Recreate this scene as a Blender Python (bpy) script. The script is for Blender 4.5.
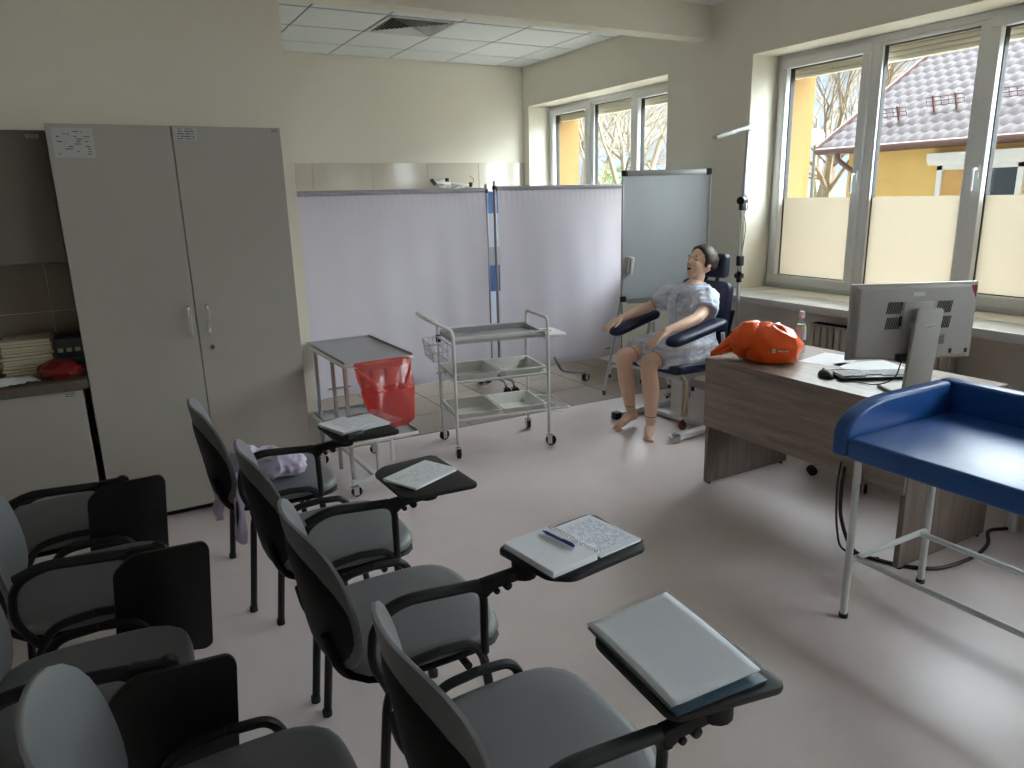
import bpy, bmesh, math, random
from mathutils import Vector, Matrix, noise
PI = math.pi
random.seed(7)
scene = bpy.context.scene
for o in list(bpy.data.objects):
    bpy.data.objects.remove(o, do_unlink=True)
COL = scene.collection

# ------------------------------------------------------------------ camera
YAW, PITCH, ROLL, FPX, CAMH = math.radians(28.88236), math.radians(14.48462), math.radians(1.50164), 726.5, 1.62
_f = Vector((math.sin(YAW)*math.cos(PITCH), math.cos(YAW)*math.cos(PITCH), -math.sin(PITCH)))
_r = Vector((math.cos(YAW), -math.sin(YAW), 0))
_d = _f.cross(_r)
_r2 = _r*math.cos(ROLL) + _d*math.sin(ROLL)
_d2 = _d*math.cos(ROLL) - _r*math.sin(ROLL)
cam_data = bpy.data.cameras.new('camera')
cam_data.sensor_fit = 'HORIZONTAL'; cam_data.sensor_width = 36
cam_data.lens = FPX/1024*36
cam_data.clip_start = 0.02; cam_data.clip_end = 300
cam = bpy.data.objects.new('camera', cam_data); COL.objects.link(cam)
cam.matrix_world = Matrix(((_r2.x, -_d2.x, -_f.x, 0), (_r2.y, -_d2.y, -_f.y, 0), (_r2.z, -_d2.z, -_f.z, CAMH), (0, 0, 0, 1)))
scene.camera = cam

# ------------------------------------------------------------------ colour management
vs = scene.view_settings
vs.view_transform = 'Standard'; vs.look = 'None'; vs.gamma = 1; vs.use_curve_mapping = False
vs.exposure = 2.15

# ------------------------------------------------------------------ sky
SKY = .30
w = bpy.data.worlds.new('sky'); scene.world = w; w.use_nodes = True
nt = w.node_tree; nt.nodes.clear()
tc = nt.nodes.new('ShaderNodeTexCoord')
mp = nt.nodes.new('ShaderNodeMapping'); mp.inputs['Scale'].default_value = (1, 1, 2.4)
nz = nt.nodes.new('ShaderNodeTexNoise'); nz.inputs['Scale'].default_value = 2.2; nz.inputs['Detail'].default_value = 6
rp = nt.nodes.new('ShaderNodeValToRGB')
rp.color_ramp.elements[0].position = .40; rp.color_ramp.elements[0].color = (.50, .66, .85, 1)
rp.color_ramp.elements[1].position = .58; rp.color_ramp.elements[1].color = (.92, .94, .97, 1)
bg = nt.nodes.new('ShaderNodeBackground'); bg.inputs['Strength'].default_value = SKY
ow = nt.nodes.new('ShaderNodeOutputWorld')
L = nt.links.new
L(tc.outputs['Generated'], mp.inputs['Vector']); L(mp.outputs[0], nz.inputs['Vector']); L(nz.outputs['Fac'], rp.inputs['Fac'])
L(rp.outputs['Color'], bg.inputs['Color']); L(bg.outputs[0], ow.inputs['Surface'])

# ------------------------------------------------------------------ very wide daylight lamp added to brighten the room, sparing the house front
sd = bpy.data.lights.new('fill_sun', 'SUN'); sd.energy = 17.0; sd.angle = math.radians(165); sd.color = (.86, .94, 1)
fill_sun = bpy.data.objects.new('fill_sun', sd); COL.objects.link(fill_sun)
_sd = Vector((-1, .08, -.26)).normalized()
fill_sun.rotation_euler = _sd.to_track_quat('-Z', 'Y').to_euler()
fill_sun.location = (12, 3, 12)
# light portals in the window openings (they emit nothing; they only guide the sky sampling)
for (y0, y1) in ((4.95, 7.21), (1.78, 4.045), (-1.7, .75), (-4.6, -2.3)):
    pl = bpy.data.lights.new('window_portal', 'AREA'); pl.shape = 'RECTANGLE'; pl.size = y1-y0; pl.size_y = 1.68
    pl.cycles.is_portal = True
    po = bpy.data.objects.new('window_portal', pl); COL.objects.link(po)
    po.matrix_world = Matrix.Translation((4.66, (y0+y1)/2, 1.72)) @ Vector((-1, 0, 0)).to_track_quat('-Z', 'Z').to_matrix().to_4x4()

# ------------------------------------------------------------------ helpers
def lin(c):
    return tuple(((x/255)/12.92 if x/255 <= .04045 else ((x/255+.055)/1.055)**2.4) for x in c)

MATS = {}
def mat(name, rgb, rough=.5, metal=0, var=.05, scale=6, bump=0, bscale=80, spec=.5, coat=0, alpha=1, sheen=0, stretch=None):
    if name in MATS: return MATS[name]
    m = bpy.data.materials.new(name); m.use_nodes = True
    nt = m.node_tree; n = nt.nodes; b = n['Principled BSDF']
    c = lin(rgb)
    tc = n.new('ShaderNodeTexCoord'); mp = n.new('ShaderNodeMapping')
    if stretch: mp.inputs['Scale'].default_value = stretch
    nt.links.new(tc.outputs['Object'], mp.inputs['Vector'])
    nz = n.new('ShaderNodeTexNoise'); nz.inputs['Scale'].default_value = scale; nz.inputs['Detail'].default_value = 4
    nt.links.new(mp.outputs[0], nz.inputs['Vector'])
    rp = n.new('ShaderNodeValToRGB')
    rp.color_ramp.elements[0].position = .3; rp.color_ramp.elements[1].position = .7
    rp.color_ramp.elements[0].color = (*[x*(1-var) for x in c], 1)
    rp.color_ramp.elements[1].color = (*[min(1, x*(1+var)) for x in c], 1)
    nt.links.new(nz.outputs['Fac'], rp.inputs['Fac']); nt.links.new(rp.outputs['Color'], b.inputs['Base Color'])
    b.inputs['Roughness'].default_value = rough; b.inputs['Metallic'].default_value = metal
    b.inputs['Specular IOR Level'].default_value = spec
    b.inputs['Coat Weight'].default_value = coat
    b.inputs['Alpha'].default_value = alpha
    b.inputs['Sheen Weight'].default_value = sheen
    if bump:
        n2 = n.new('ShaderNodeTexNoise'); n2.inputs['Scale'].default_value = bscale; n2.inputs['Detail'].default_value = 3
        nt.links.new(mp.outputs[0], n2.inputs['Vector'])
        bp = n.new('ShaderNodeBump'); bp.inputs['Strength'].default_value = bump; bp.inputs['Distance'].default_value = .01
        nt.links.new(n2.outputs['Fac'], bp.inputs['Height']); nt.links.new(bp.outputs[0], b.inputs['Normal'])
    MATS[name] = m
    return m

def wood(name, rgb_a, rgb_b, axis=1, rough=.5):
    if name in MATS: return MATS[name]
    m = mat(name, rgb_a, rough, var=.0)
    nt = m.node_tree; n = nt.nodes; b = n['Principled BSDF']
    mp = [x for x in n if x.type == 'MAPPING'][0]; rp = [x for x in n if x.type == 'VALTORGB'][0]; nz = [x for x in n if x.type == 'TEX_NOISE'][0]
    s = [14, 14, 14]; s[axis] = 1.1
    mp.inputs['Scale'].default_value = s
    nz.inputs['Scale'].default_value = 2.2; nz.inputs['Detail'].default_value = 8; nz.inputs['Roughness'].default_value = .65
    nz.inputs['Distortion'].default_value = .6
    rp.color_ramp.elements[0].color = (*lin(rgb_a), 1); rp.color_ramp.elements[1].color = (*lin(rgb_b), 1)
    rp.color_ramp.elements[0].position = .35; rp.color_ramp.elements[1].position = .68
    return m

def printed(name, paper, ink, rows, cols, cover=.5, rough=.7, ax=(0, 1)):
    """paper with rows of print; Generated coordinates, ax = (along the line, across the lines)"""
    if name in MATS: return MATS[name]
    m = bpy.data.materials.new(name); m.use_nodes = True
    nt = m.node_tree; n = nt.nodes; b = n['Principled BSDF']; b.inputs['Roughness'].default_value = rough
    tc = n.new('ShaderNodeTexCoord'); sp = n.new('ShaderNodeSeparateXYZ'); nt.links.new(tc.outputs['Generated'], sp.inputs[0])
    def mth(op, a, bb=None):
        q = n.new('ShaderNodeMath'); q.operation = op
        for i, v in enumerate((a, bb)):
            if v is None: continue
            if isinstance(v, (int, float)): q.inputs[i].default_value = v
            else: nt.links.new(v, q.inputs[i])
        return q.outputs[0]
    u, v = sp.outputs[ax[0]], sp.outputs[ax[1]]
    line = mth('FRACT', mth('MULTIPLY', v, rows))
    on = mth('MULTIPLY', mth('GREATER_THAN', line, .35), mth('LESS_THAN', line, .72))
    cb = n.new('ShaderNodeCombineXYZ')
    nt.links.new(mth('MULTIPLY', u, cols), cb.inputs[0]); nt.links.new(mth('FLOOR', mth('MULTIPLY', v, rows)), cb.inputs[1])
    nz = n.new('ShaderNodeTexNoise'); nz.inputs['Scale'].default_value = 1.0; nz.inputs['Detail'].default_value = 2
    nt.links.new(cb.outputs[0], nz.inputs['Vector'])
    on = mth('MULTIPLY', on, mth('GREATER_THAN', nz.outputs['Fac'], 1-cover))
    for e, (lo, hi) in ((u, (.1, .9)), (v, (.08, .92))):
        on = mth('MULTIPLY', on, mth('MULTIPLY', mth('GREATER_THAN', e, lo), mth('LESS_THAN', e, hi)))
    mx = n.new('ShaderNodeMix'); mx.data_type = 'RGBA'
    mx.inputs[6].default_value = (*lin(paper), 1); mx.inputs[7].default_value = (*lin(ink), 1)
    nt.links.new(on, mx.inputs[0]); nt.links.new(mx.outputs[2], b.inputs['Base Color'])
    MATS[name] = m
    return m

def glassy(name, tint, gloss=.08, rough=.02):
    m = bpy.data.materials.new(name); m.use_nodes = True
    nt = m.node_tree; n = nt.nodes; n.clear()
    o = n.new('ShaderNodeOutputMaterial'); t = n.new('ShaderNodeBsdfTransparent'); g = n.new('ShaderNodeBsdfGlossy'); mx = n.new('ShaderNodeMixShader')
    t.inputs[0].default_value = (*tint, 1); g.inputs['Roughness'].default_value = rough
    lw = n.new('ShaderNodeLayerWeight'); lw.inputs['Blend'].default_value = .5
    pw = n.new('ShaderNodeMath'); pw.operation = 'POWER'; pw.inputs[1].default_value = 5
    ml = n.new('ShaderNodeMath'); ml.operation = 'MULTIPLY_ADD'; ml.inputs[1].default_value = .6; ml.inputs[2].default_value = gloss
    nt.links.new(lw.outputs['Facing'], pw.inputs[0]); nt.links.new(pw.outputs[0], ml.inputs[0]); nt.links.new(ml.outputs[0], mx.inputs[0])
    nt.links.new(t.outputs[0], mx.inputs[1]); nt.links.new(g.outputs[0], mx.inputs[2]); nt.links.new(mx.outputs[0], o.inputs[0])
    MATS[name] = m
    return m

def film(name, rgb, transl=.8, transp=.0, gloss=.06, rough=.25, diff=0):
    """thin plastic: translucent sheet + see-through share + gloss"""
    m = bpy.data.materials.new(name); m.use_nodes = True
    nt = m.node_tree; n = nt.nodes; n.clear()
    o = n.new('ShaderNodeOutputMaterial'); t = n.new('ShaderNodeBsdfTranslucent'); d = n.new('ShaderNodeBsdfDiffuse')
    p = n.new('ShaderNodeBsdfTransparent'); g = n.new('ShaderNodeBsdfGlossy')
    c = lin(rgb)
    t.inputs[0].default_value = (*[x*transl for x in c], 1); d.inputs[0].default_value = (*c, 1); p.inputs[0].default_value = (*c, 1)
    g.inputs['Roughness'].default_value = rough
    a = n.new('ShaderNodeMixShader'); a.inputs[0].default_value = diff
    b = n.new('ShaderNodeMixShader'); b.inputs[0].default_value = transp
    e = n.new('ShaderNodeMixShader'); e.inputs[0].default_value = gloss
    nt.links.new(t.outputs[0], a.inputs[1]); nt.links.new(d.outputs[0], a.inputs[2])
    nt.links.new(a.outputs[0], b.inputs[1]); nt.links.new(p.outputs[0], b.inputs[2])
    nt.links.new(b.outputs[0], e.inputs[1]); nt.links.new(g.outputs[0], e.inputs[2]); nt.links.new(e.outputs[0], o.inputs[0])
    MATS[name] = m
    return m

def V(*a): return Vector(a)

def fillet(pts, r, n=5, closed=False):
    """round the corners of a polyline"""
    pts = [Vector(p) for p in pts]; out = []
    N = len(pts)
    for i, p in enumerate(pts):
        if not closed and i in (0, N-1): out.append(p); continue
        a = pts[i-1]; b = pts[(i+1) % N]
        da = (a-p); db = (b-p)
        rr = min(r, da.length*.49, db.length*.49)
        s = p + da.normalized()*rr; e = p + db.normalized()*rr
        for k in range(n+1):
            t = k/n
            out.append(s*(1-t)**2 + p*2*t*(1-t) + e*t*t)
    return out

def smooth_path(pts, n=6):
    """Catmull-Rom through the points"""
    P = [Vector(p) for p in pts]; P = [P[0]*2-P[1]] + P + [P[-1]*2-P[-2]]
    out = []
    for i in range(1, len(P)-2):
        a, b, c, d = P[i-1:i+3]
        for k in range(n):
            t = k/n
            out.append(.5*((2*b) + (c-a)*t + (2*a-5*b+4*c-d)*t*t + (3*b-a-3*c+d)*t**3))
    out.append(P[-2])
    return out

class MB:
    def __init__(s): s.v = []; s.f = []
    def add(s, v, f):
        k = len(s.v); s.v += [Vector(p) for p in v]; s.f += [tuple(i+k for i in q) for q in f]; return s
    def box(s, c, d, rz=0, M=None):
        hx, hy, hz = d[0]/2, d[1]/2, d[2]/2
        R = M if M is not None else Matrix.Rotation(rz, 3, 'Z')
        vs = [Vector(c) + R @ V(x*hx, y*hy, z*hz) for z in (-1, 1) for y in (-1, 1) for x in (-1, 1)]
        return s.add(vs, [(0, 2, 3, 1), (4, 5, 7, 6), (0, 1, 5, 4), (2, 6, 7, 3), (0, 4, 6, 2), (1, 3, 7, 5)])
    def span(s, a, b):
        return s.box([(p+q)/2 for p, q in zip(a, b)], [abs(q-p) for p, q in zip(a, b)])
    def bar(s, a, b, wd, th, up=(0, 0, 1)):
        a, b = Vector(a), Vector(b); d = b-a; x = d.normalized(); u = Vector(up)
        y = u.cross(x)
        if y.length < 1e-5: y = V(0, 1, 0).cross(x)
        y.normalize(); z = x.cross(y)
        return s.box((a+b)/2, (d.length, wd, th), M=Matrix((x, y, z)).transposed())
    def tube(s, pts, r, n=8, closed=False, caps=True, flat=1.0, up=None):
        P = [Vector(p) for p in pts]; N = len(P)
        R = r if isinstance(r, (list, tuple)) else [r]*N
        T = []
        for i in range(N):
            a = P[i-1] if (i > 0 or closed) else P[i]; b = P[(i+1) % N] if (i < N-1 or closed) else P[i]
            t = (b-a); T.append(t.normalized() if t.length > 1e-9 else V(0, 0, 1))
        u = Vector(up) if up else (V(0, 0, 1) if abs(T[0].z) < .9 else V(1, 0, 0))
        vs = []; fs = []
        nrm = (u - T[0]*u.dot(T[0])).normalized()
        for i in range(N):
            if i:
                nrm = nrm - T[i]*nrm.dot(T[i])
                if nrm.length < 1e-6: nrm = T[i].orthogonal()
                nrm.normalize()
            bn = T[i].cross(nrm)
            for k in range(n):
                a = 2*PI*k/n
                vs.append(P[i] + (nrm*math.sin(a)*flat + bn*math.cos(a))*R[i])
        m = N if closed else N-1
        for i in range(m):
            j = (i+1) % N
            for k in range(n):
                l = (k+1) % n
                fs.append((i*n+k, i*n+l, j*n+l, j*n+k))
        if caps and not closed:
            fs.append(tuple(range(n-1, -1, -1))); fs.append(tuple((N-1)*n+k for k in range(n)))
        return s.add(vs, fs)
    def cyl(s, a, b, r, n=16, r2=None):
        return s.tube([a, b], [r, r if r2 is None else r2], n)
    def lathe(s, prof, n=20, c=(0, 0, 0), M=None):
        vs = []; fs = []; N = len(prof)
        R = M if M is not None else Matrix.Identity(3)
        for (r, z) in prof:
            for k in range(n):
                a = 2*PI*k/n; vs.append(Vector(c) + R @ V(r*math.cos(a), r*math.sin(a), z))
        for i in range(N-1):
            for k in range(n):
                l = (k+1) % n; fs.append((i*n+k, i*n+l, (i+1)*n+l, (i+1)*n+k))
        fs.append(tuple(range(n-1, -1, -1))); fs.append(tuple((N-1)*n+k for k in range(n)))
        return s.add(vs, fs)
    def ball(s, c, r, n=16, m=10, M=None):
        r = r if isinstance(r, (list, tuple)) else (r, r, r)
        R = M if M is not None else Matrix.Identity(3)
        vs = [Vector(c) + R @ V(0, 0, -r[2])]; fs = []
        for i in range(1, m):
            t = -PI/2 + PI*i/m
            for k in range(n):
                a = 2*PI*k/n
                vs.append(Vector(c) + R @ V(r[0]*math.cos(t)*math.cos(a), r[1]*math.cos(t)*math.sin(a), r[2]*math.sin(t)))
        vs.append(Vector(c) + R @ V(0, 0, r[2]))
        for k in range(n):
            l = (k+1) % n; fs.append((0, 1+l, 1+k)); fs.append((len(vs)-1, 1+(m-2)*n+k, 1+(m-2)*n+l))
        for i in range(m-2):
            for k in range(n):
                l = (k+1) % n; fs.append((1+i*n+k, 1+i*n+l, 1+(i+1)*n+l, 1+(i+1)*n+k))
        return s.add(vs, fs)
    def prism(s, poly, h0, h1, M=None):
        """poly in local xy, extruded along local z"""
        R = M if M is not None else Matrix.Identity(4); n = len(poly)
        vs = [R @ V(p[0], p[1], h0) for p in poly] + [R @ V(p[0], p[1], h1) for p in poly]
        fs = [tuple(range(n-1, -1, -1)), tuple(range(n, 2*n))] + [(i, (i+1) % n, n+(i+1) % n, n+i) for i in range(n)]
        return s.add(vs, fs)
    def grid(s, nu, nv, fn):
        vs = [fn(i/nu, j/nv) for j in range(nv+1) for i in range(nu+1)]
        fs = [(j*(nu+1)+i, j*(nu+1)+i+1, (j+1)*(nu+1)+i+1, (j+1)*(nu+1)+i) for j in range(nv) for i in range(nu)]
        return s.add(vs, fs)
    def rings(s, rings, caps=True):
        n = len(rings[0]); vs = [p for r in rings for p in r]; fs = []
        for i in range(len(rings)-1):
            for k in range(n):
                l = (k+1) % n; fs.append((i*n+k, i*n+l, (i+1)*n+l, (i+1)*n+k))
        if caps: fs.append(tuple(range(n-1, -1, -1))); fs.append(tuple((len(rings)-1)*n+k for k in range(n)))
        return s.add(vs, fs)
    def xf(s, M):
        s.v = [M @ p for p in s.v]; return s
    def mesh(s, name, smooth=True, bevel=0, segs=2, angle=35):
        me = bpy.data.meshes.new(name); me.from_pydata([tuple(p) for p in s.v], [], s.f)
        bm = bmesh.new(); bm.from_mesh(me)
        bmesh.ops.recalc_face_normals(bm, faces=bm.faces)
        if bevel:
            ed = [e for e in bm.edges if e.is_manifold and e.calc_face_angle(0) > math.radians(angle)]
            bmesh.ops.bevel(bm, geom=ed, offset=bevel, segments=segs, profile=.5, affect='EDGES', clamp_overlap=True)
        bm.to_mesh(me); bm.free()
        if smooth:
            me.shade_smooth(); me.set_sharp_from_angle(angle=math.radians(angle))
        return me
    def build(s, name, m, parent=None, **kw):
        o = bpy.data.objects.new(name, s.mesh(name, **kw)); COL.objects.link(o)
        o.data.materials.append(m)
        if parent is not None: o.parent = parent
        return o

def tag(o, label=None, cat=None, group=None, kind=None):
    if label: o['label'] = label
    if cat: o['category'] = cat
    if group: o['group'] = group
    if kind: o['kind'] = kind
    return o
def thing(name, label, cat, loc=(0, 0, 0), rz=0, group=None):
    o = bpy.data.objects.new(name, None); COL.objects.link(o)
    o.empty_display_size = .1
    o.location = loc; o.rotation_euler = (0, 0, rz)
    return tag(o, label, cat, group)
def struct(name, mb, m, parent=None, **kw):
    o = mb.build(name, m, parent, **kw)
    if parent is None: o['kind'] = 'structure'
    return o
def inst(name, me, parent, loc=(0, 0, 0), rz=0):
    o = bpy.data.objects.new(name, me); COL.objects.link(o); o.location = loc; o.rotation_euler = (0, 0, rz); o.parent = parent
    return o
def boxmesh(name, d, m, bevel=.0015, segs=1):
    me = MB().box((0, 0, 0), d).mesh(name, bevel=bevel, segs=segs); me.materials.append(m); return me
def rrect(w, h, r, n=5, cx=0, cy=0):
    out = []
    for (sx, sy, a0) in ((1, 1, 0), (-1, 1, 90), (-1, -1, 180), (1, -1, 270)):
        for k in range(n+1):
            a = math.radians(a0 + 90*k/n)
            out.append((cx + sx*(w/2-r) + r*math.cos(a), cy + sy*(h/2-r) + r*math.sin(a)))
    return out
# ------------------------------------------------------------------ materials of the room
M_wall = mat('wall_paint', (233, 228, 213), .75, var=.02, scale=1.5, bump=.05, bscale=160)
M_ceil = mat('ceiling_paint', (240, 240, 237), .8, var=.02)
M_ctile = mat('ceiling_tile', (226, 231, 231), .85, var=.02, scale=30, bump=.1, bscale=220)
M_cgrid = mat('ceiling_grid', (104, 106, 107), .6)
M_vinyl = mat('vinyl_floor', (214, 201, 199), .34, var=.035, scale=5, bump=.02, bscale=40, spec=.45)
M_ftile = mat('stone_floor_tile', (140, 128, 120), .38, var=.07, scale=9, spec=.45)
M_grout = mat('grout', (112, 106, 98), .9)
M_wtile = mat('beige_wall_tile', (196, 188, 172), .14, var=.03, scale=3)
M_wtile2 = mat('greige_wall_tile', (138, 128, 116), .3, var=.05, scale=4)
M_pvc = mat('white_pvc', (225, 227, 228), .35, var=.01)
M_gasket = mat('black_gasket', (22, 22, 24), .6)
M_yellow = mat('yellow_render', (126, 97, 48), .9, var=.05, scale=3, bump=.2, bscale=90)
M_sill = mat('marbled_sill', (206, 203, 198), .28, var=.07, scale=7)
M_glass = glassy('window_glass', (.96, .98, .97), .04)
M_film = film('frosted_film', (250, 240, 224), .36, .02, .03, .3)
M_shutter = mat('beige_shutter_box', (244, 234, 210), .6)

XR, YB, YP, YP2, ZC, XL, YN = 4.27, 7.33, 4.47, 4.62, 2.965, -2.6, -5.2
XPE = 1.055                                # end of the partition wall
WINS = [(4.95, 7.21), (1.78, 4.045), (-1.7, .75), (-4.6, -2.3)]  # last opening is out of view, added to bring in more daylight
WZ0, WZ1 = .885, 2.558

# ------------------------------------------------------------------ floor
struct('floor', MB().span((XL-.2, YN-.2, -.12), (XR+.3, YP2-.02, 0)), M_vinyl, smooth=False)
ft = struct('floor_tiled', MB().span((XL-.2, YP2-.02, -.12), (XR+.3, YB+.2, -.006)), M_grout, smooth=False)
TS = .45
tm = boxmesh('floor_tile', (TS-.006, TS-.006, .012), M_ftile)
i0 = math.floor((XPE-.2-2.2)/TS)
for i in range(i0, 6):
    x0 = 2.2+i*TS
    if x0+TS > XR+.27: continue
    for j in range(6):
        inst('floor_tile', tm, ft, (x0+TS/2, YP2+TS/2-.012+j*TS, -.0055))
# ------------------------------------------------------------------ ceilings
struct('ceiling', MB().span((XL-.2, YN-.2, ZC), (XR+.2, YP, ZC+.15)), M_ceil, smooth=False)
cr = struct('ceiling_suspended', MB().span((XPE-.6, YP2-.15, ZC+.006), (XR+.2, YB+.2, ZC+.15)), M_cgrid, smooth=False)
xs = [XPE-.4, 1.55, 2.15, 2.75, 3.35, 3.95, XR-.005]
ys = [YP2, 5.07, 5.67, 6.265, 6.86, YB-.005]
ctm = {}
for i in range(len(xs)-1):
    for j in range(len(ys)-1):
        if i == 2 and j == 2: continue
        d = (round(xs[i+1]-xs[i]-.016, 3), round(ys[j+1]-ys[j]-.030, 3), .012)
        if d not in ctm: ctm[d] = boxmesh('ceiling_tile', d, M_ctile, .001)
        inst('ceiling_tile', ctm[d], cr, ((xs[i]+xs[i+1])/2, (ys[j]+ys[j+1])/2, ZC+.007))
# four-way air vent in one tile field
cv = thing('ceiling_air_vent', 'square white four-way air vent with dark slots in the tiled ceiling', 'air vent', (2.45, 5.967, ZC))
M_vent = mat('vent_white', (205, 208, 206), .5); M_dark = mat('vent_dark', (20, 20, 20), .8)
fr = MB()
for a in range(4):
    R = Matrix.Rotation(a*PI/2, 4, 'Z')
    fr.add([R @ V(*p) for p in ((-.294, -.294, -.006), (.294, -.294, -.006), (.265, -.265, -.006), (-.265, -.265, -.006), (-.294, -.294, .01), (.294, -.294, .01), (.265, -.265, .01), (-.265, -.265, .01))],
           [(0, 1, 2, 3), (7, 6, 5, 4), (0, 4, 5, 1), (2, 6, 7, 3), (1, 5, 6, 2), (3, 7, 4, 0)])
fr.build('frame', M_vent, cv, smooth=False)
MB().span((-.266, -.266, .002), (.266, .266, .006)).build('dark_back', M_dark, cv, smooth=False)
for a in range(4):
    for k in range(8):
        r = .25-k*.031
        R = Matrix.Rotation(a*PI/2, 4, 'Z')
        s = MB(); w2 = max(.012, r-.006)
        s.add([R @ V(*p) for p in ((-w2, -r, -.008), (w2, -r, -.008), (w2-.012, -r+.016, .001), (-w2+.012, -r+.016, .001), (-w2, -r, -.006), (w2, -r, -.006), (w2-.012, -r+.016, .003), (-w2+.012, -r+.016, .003))],
              [(0, 1, 2, 3), (7, 6, 5, 4), (0, 4, 5, 1), (2, 6, 7, 3), (1, 5, 6, 2), (3, 7, 4, 0)])
        s.build('slat', M_vent, cv, smooth=False)

# ------------------------------------------------------------------ walls
wb = struct('wall_back', MB().span((XPE-.8, YB, -.1), (4.60, YB+.25, ZC+.15)), M_wall, smooth=False)
wtm = boxmesh('wall_tile', (.596, .008, .296), M_wtile, .001)
for i in range(-1, 4):
    for j in range(7):
        x0 = 1.895+i*.6
        inst('wall_tile', wtm, wb, (x0+.3, YB-.004, 1.98-.15-j*.3+.0))
e0 = boxmesh('wall_tile', (XR-(1.895+2.4-.6)-.602, .008, .296), M_wtile, .001) if False else None
struct('wall_partition', MB().span((XL-.2, YP, -.1), (XPE, YP2, ZC+.15)), M_wall, smooth=False)
struct('wall_side_back', MB().span((XPE-.65, YP2, -.1), (XPE-.5, YB+.2, ZC+.15)), M_wall, smooth=False)
struct('trim_1', MB().span((XPE, YP, 2.737), (XR+.02, YP2, ZC+.15)), M_wall, smooth=False)
struct('wall_left', MB().span((XL-.2, YN-.2, -.1), (XL, YP2, ZC+.15)), M_wall, smooth=False)
struct('wall_near', MB().span((XL-.2, YN-.2, -.1), (XR+.5, YN, ZC+.15)), M_wall, smooth=False)

def pierced(x0, x1, grow):
    m = MB()
    m.span((x0, YN-.2, -.1 if not grow else -1.4), (x1, YB+.25, WZ0))
    m.span((x0, YN-.2, WZ1-grow), (x1, YB+.25, ZC+.15 if not grow else 3.6))
    ed = [YN-.2] + [q for (a, b) in sorted(WINS) for q in (a+grow, b-grow)] + [YB+.25]
    for k in range(0, len(ed), 2): m.span((x0, ed[k], WZ0), (x1, ed[k+1], WZ1-grow))
    return m
struct('wall_right', pierced(XR, 4.61, 0), M_wall, smooth=False)
fc = struct('wall_right_facade', pierced(4.612, 4.91, .03), M_yellow, smooth=False)

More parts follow.
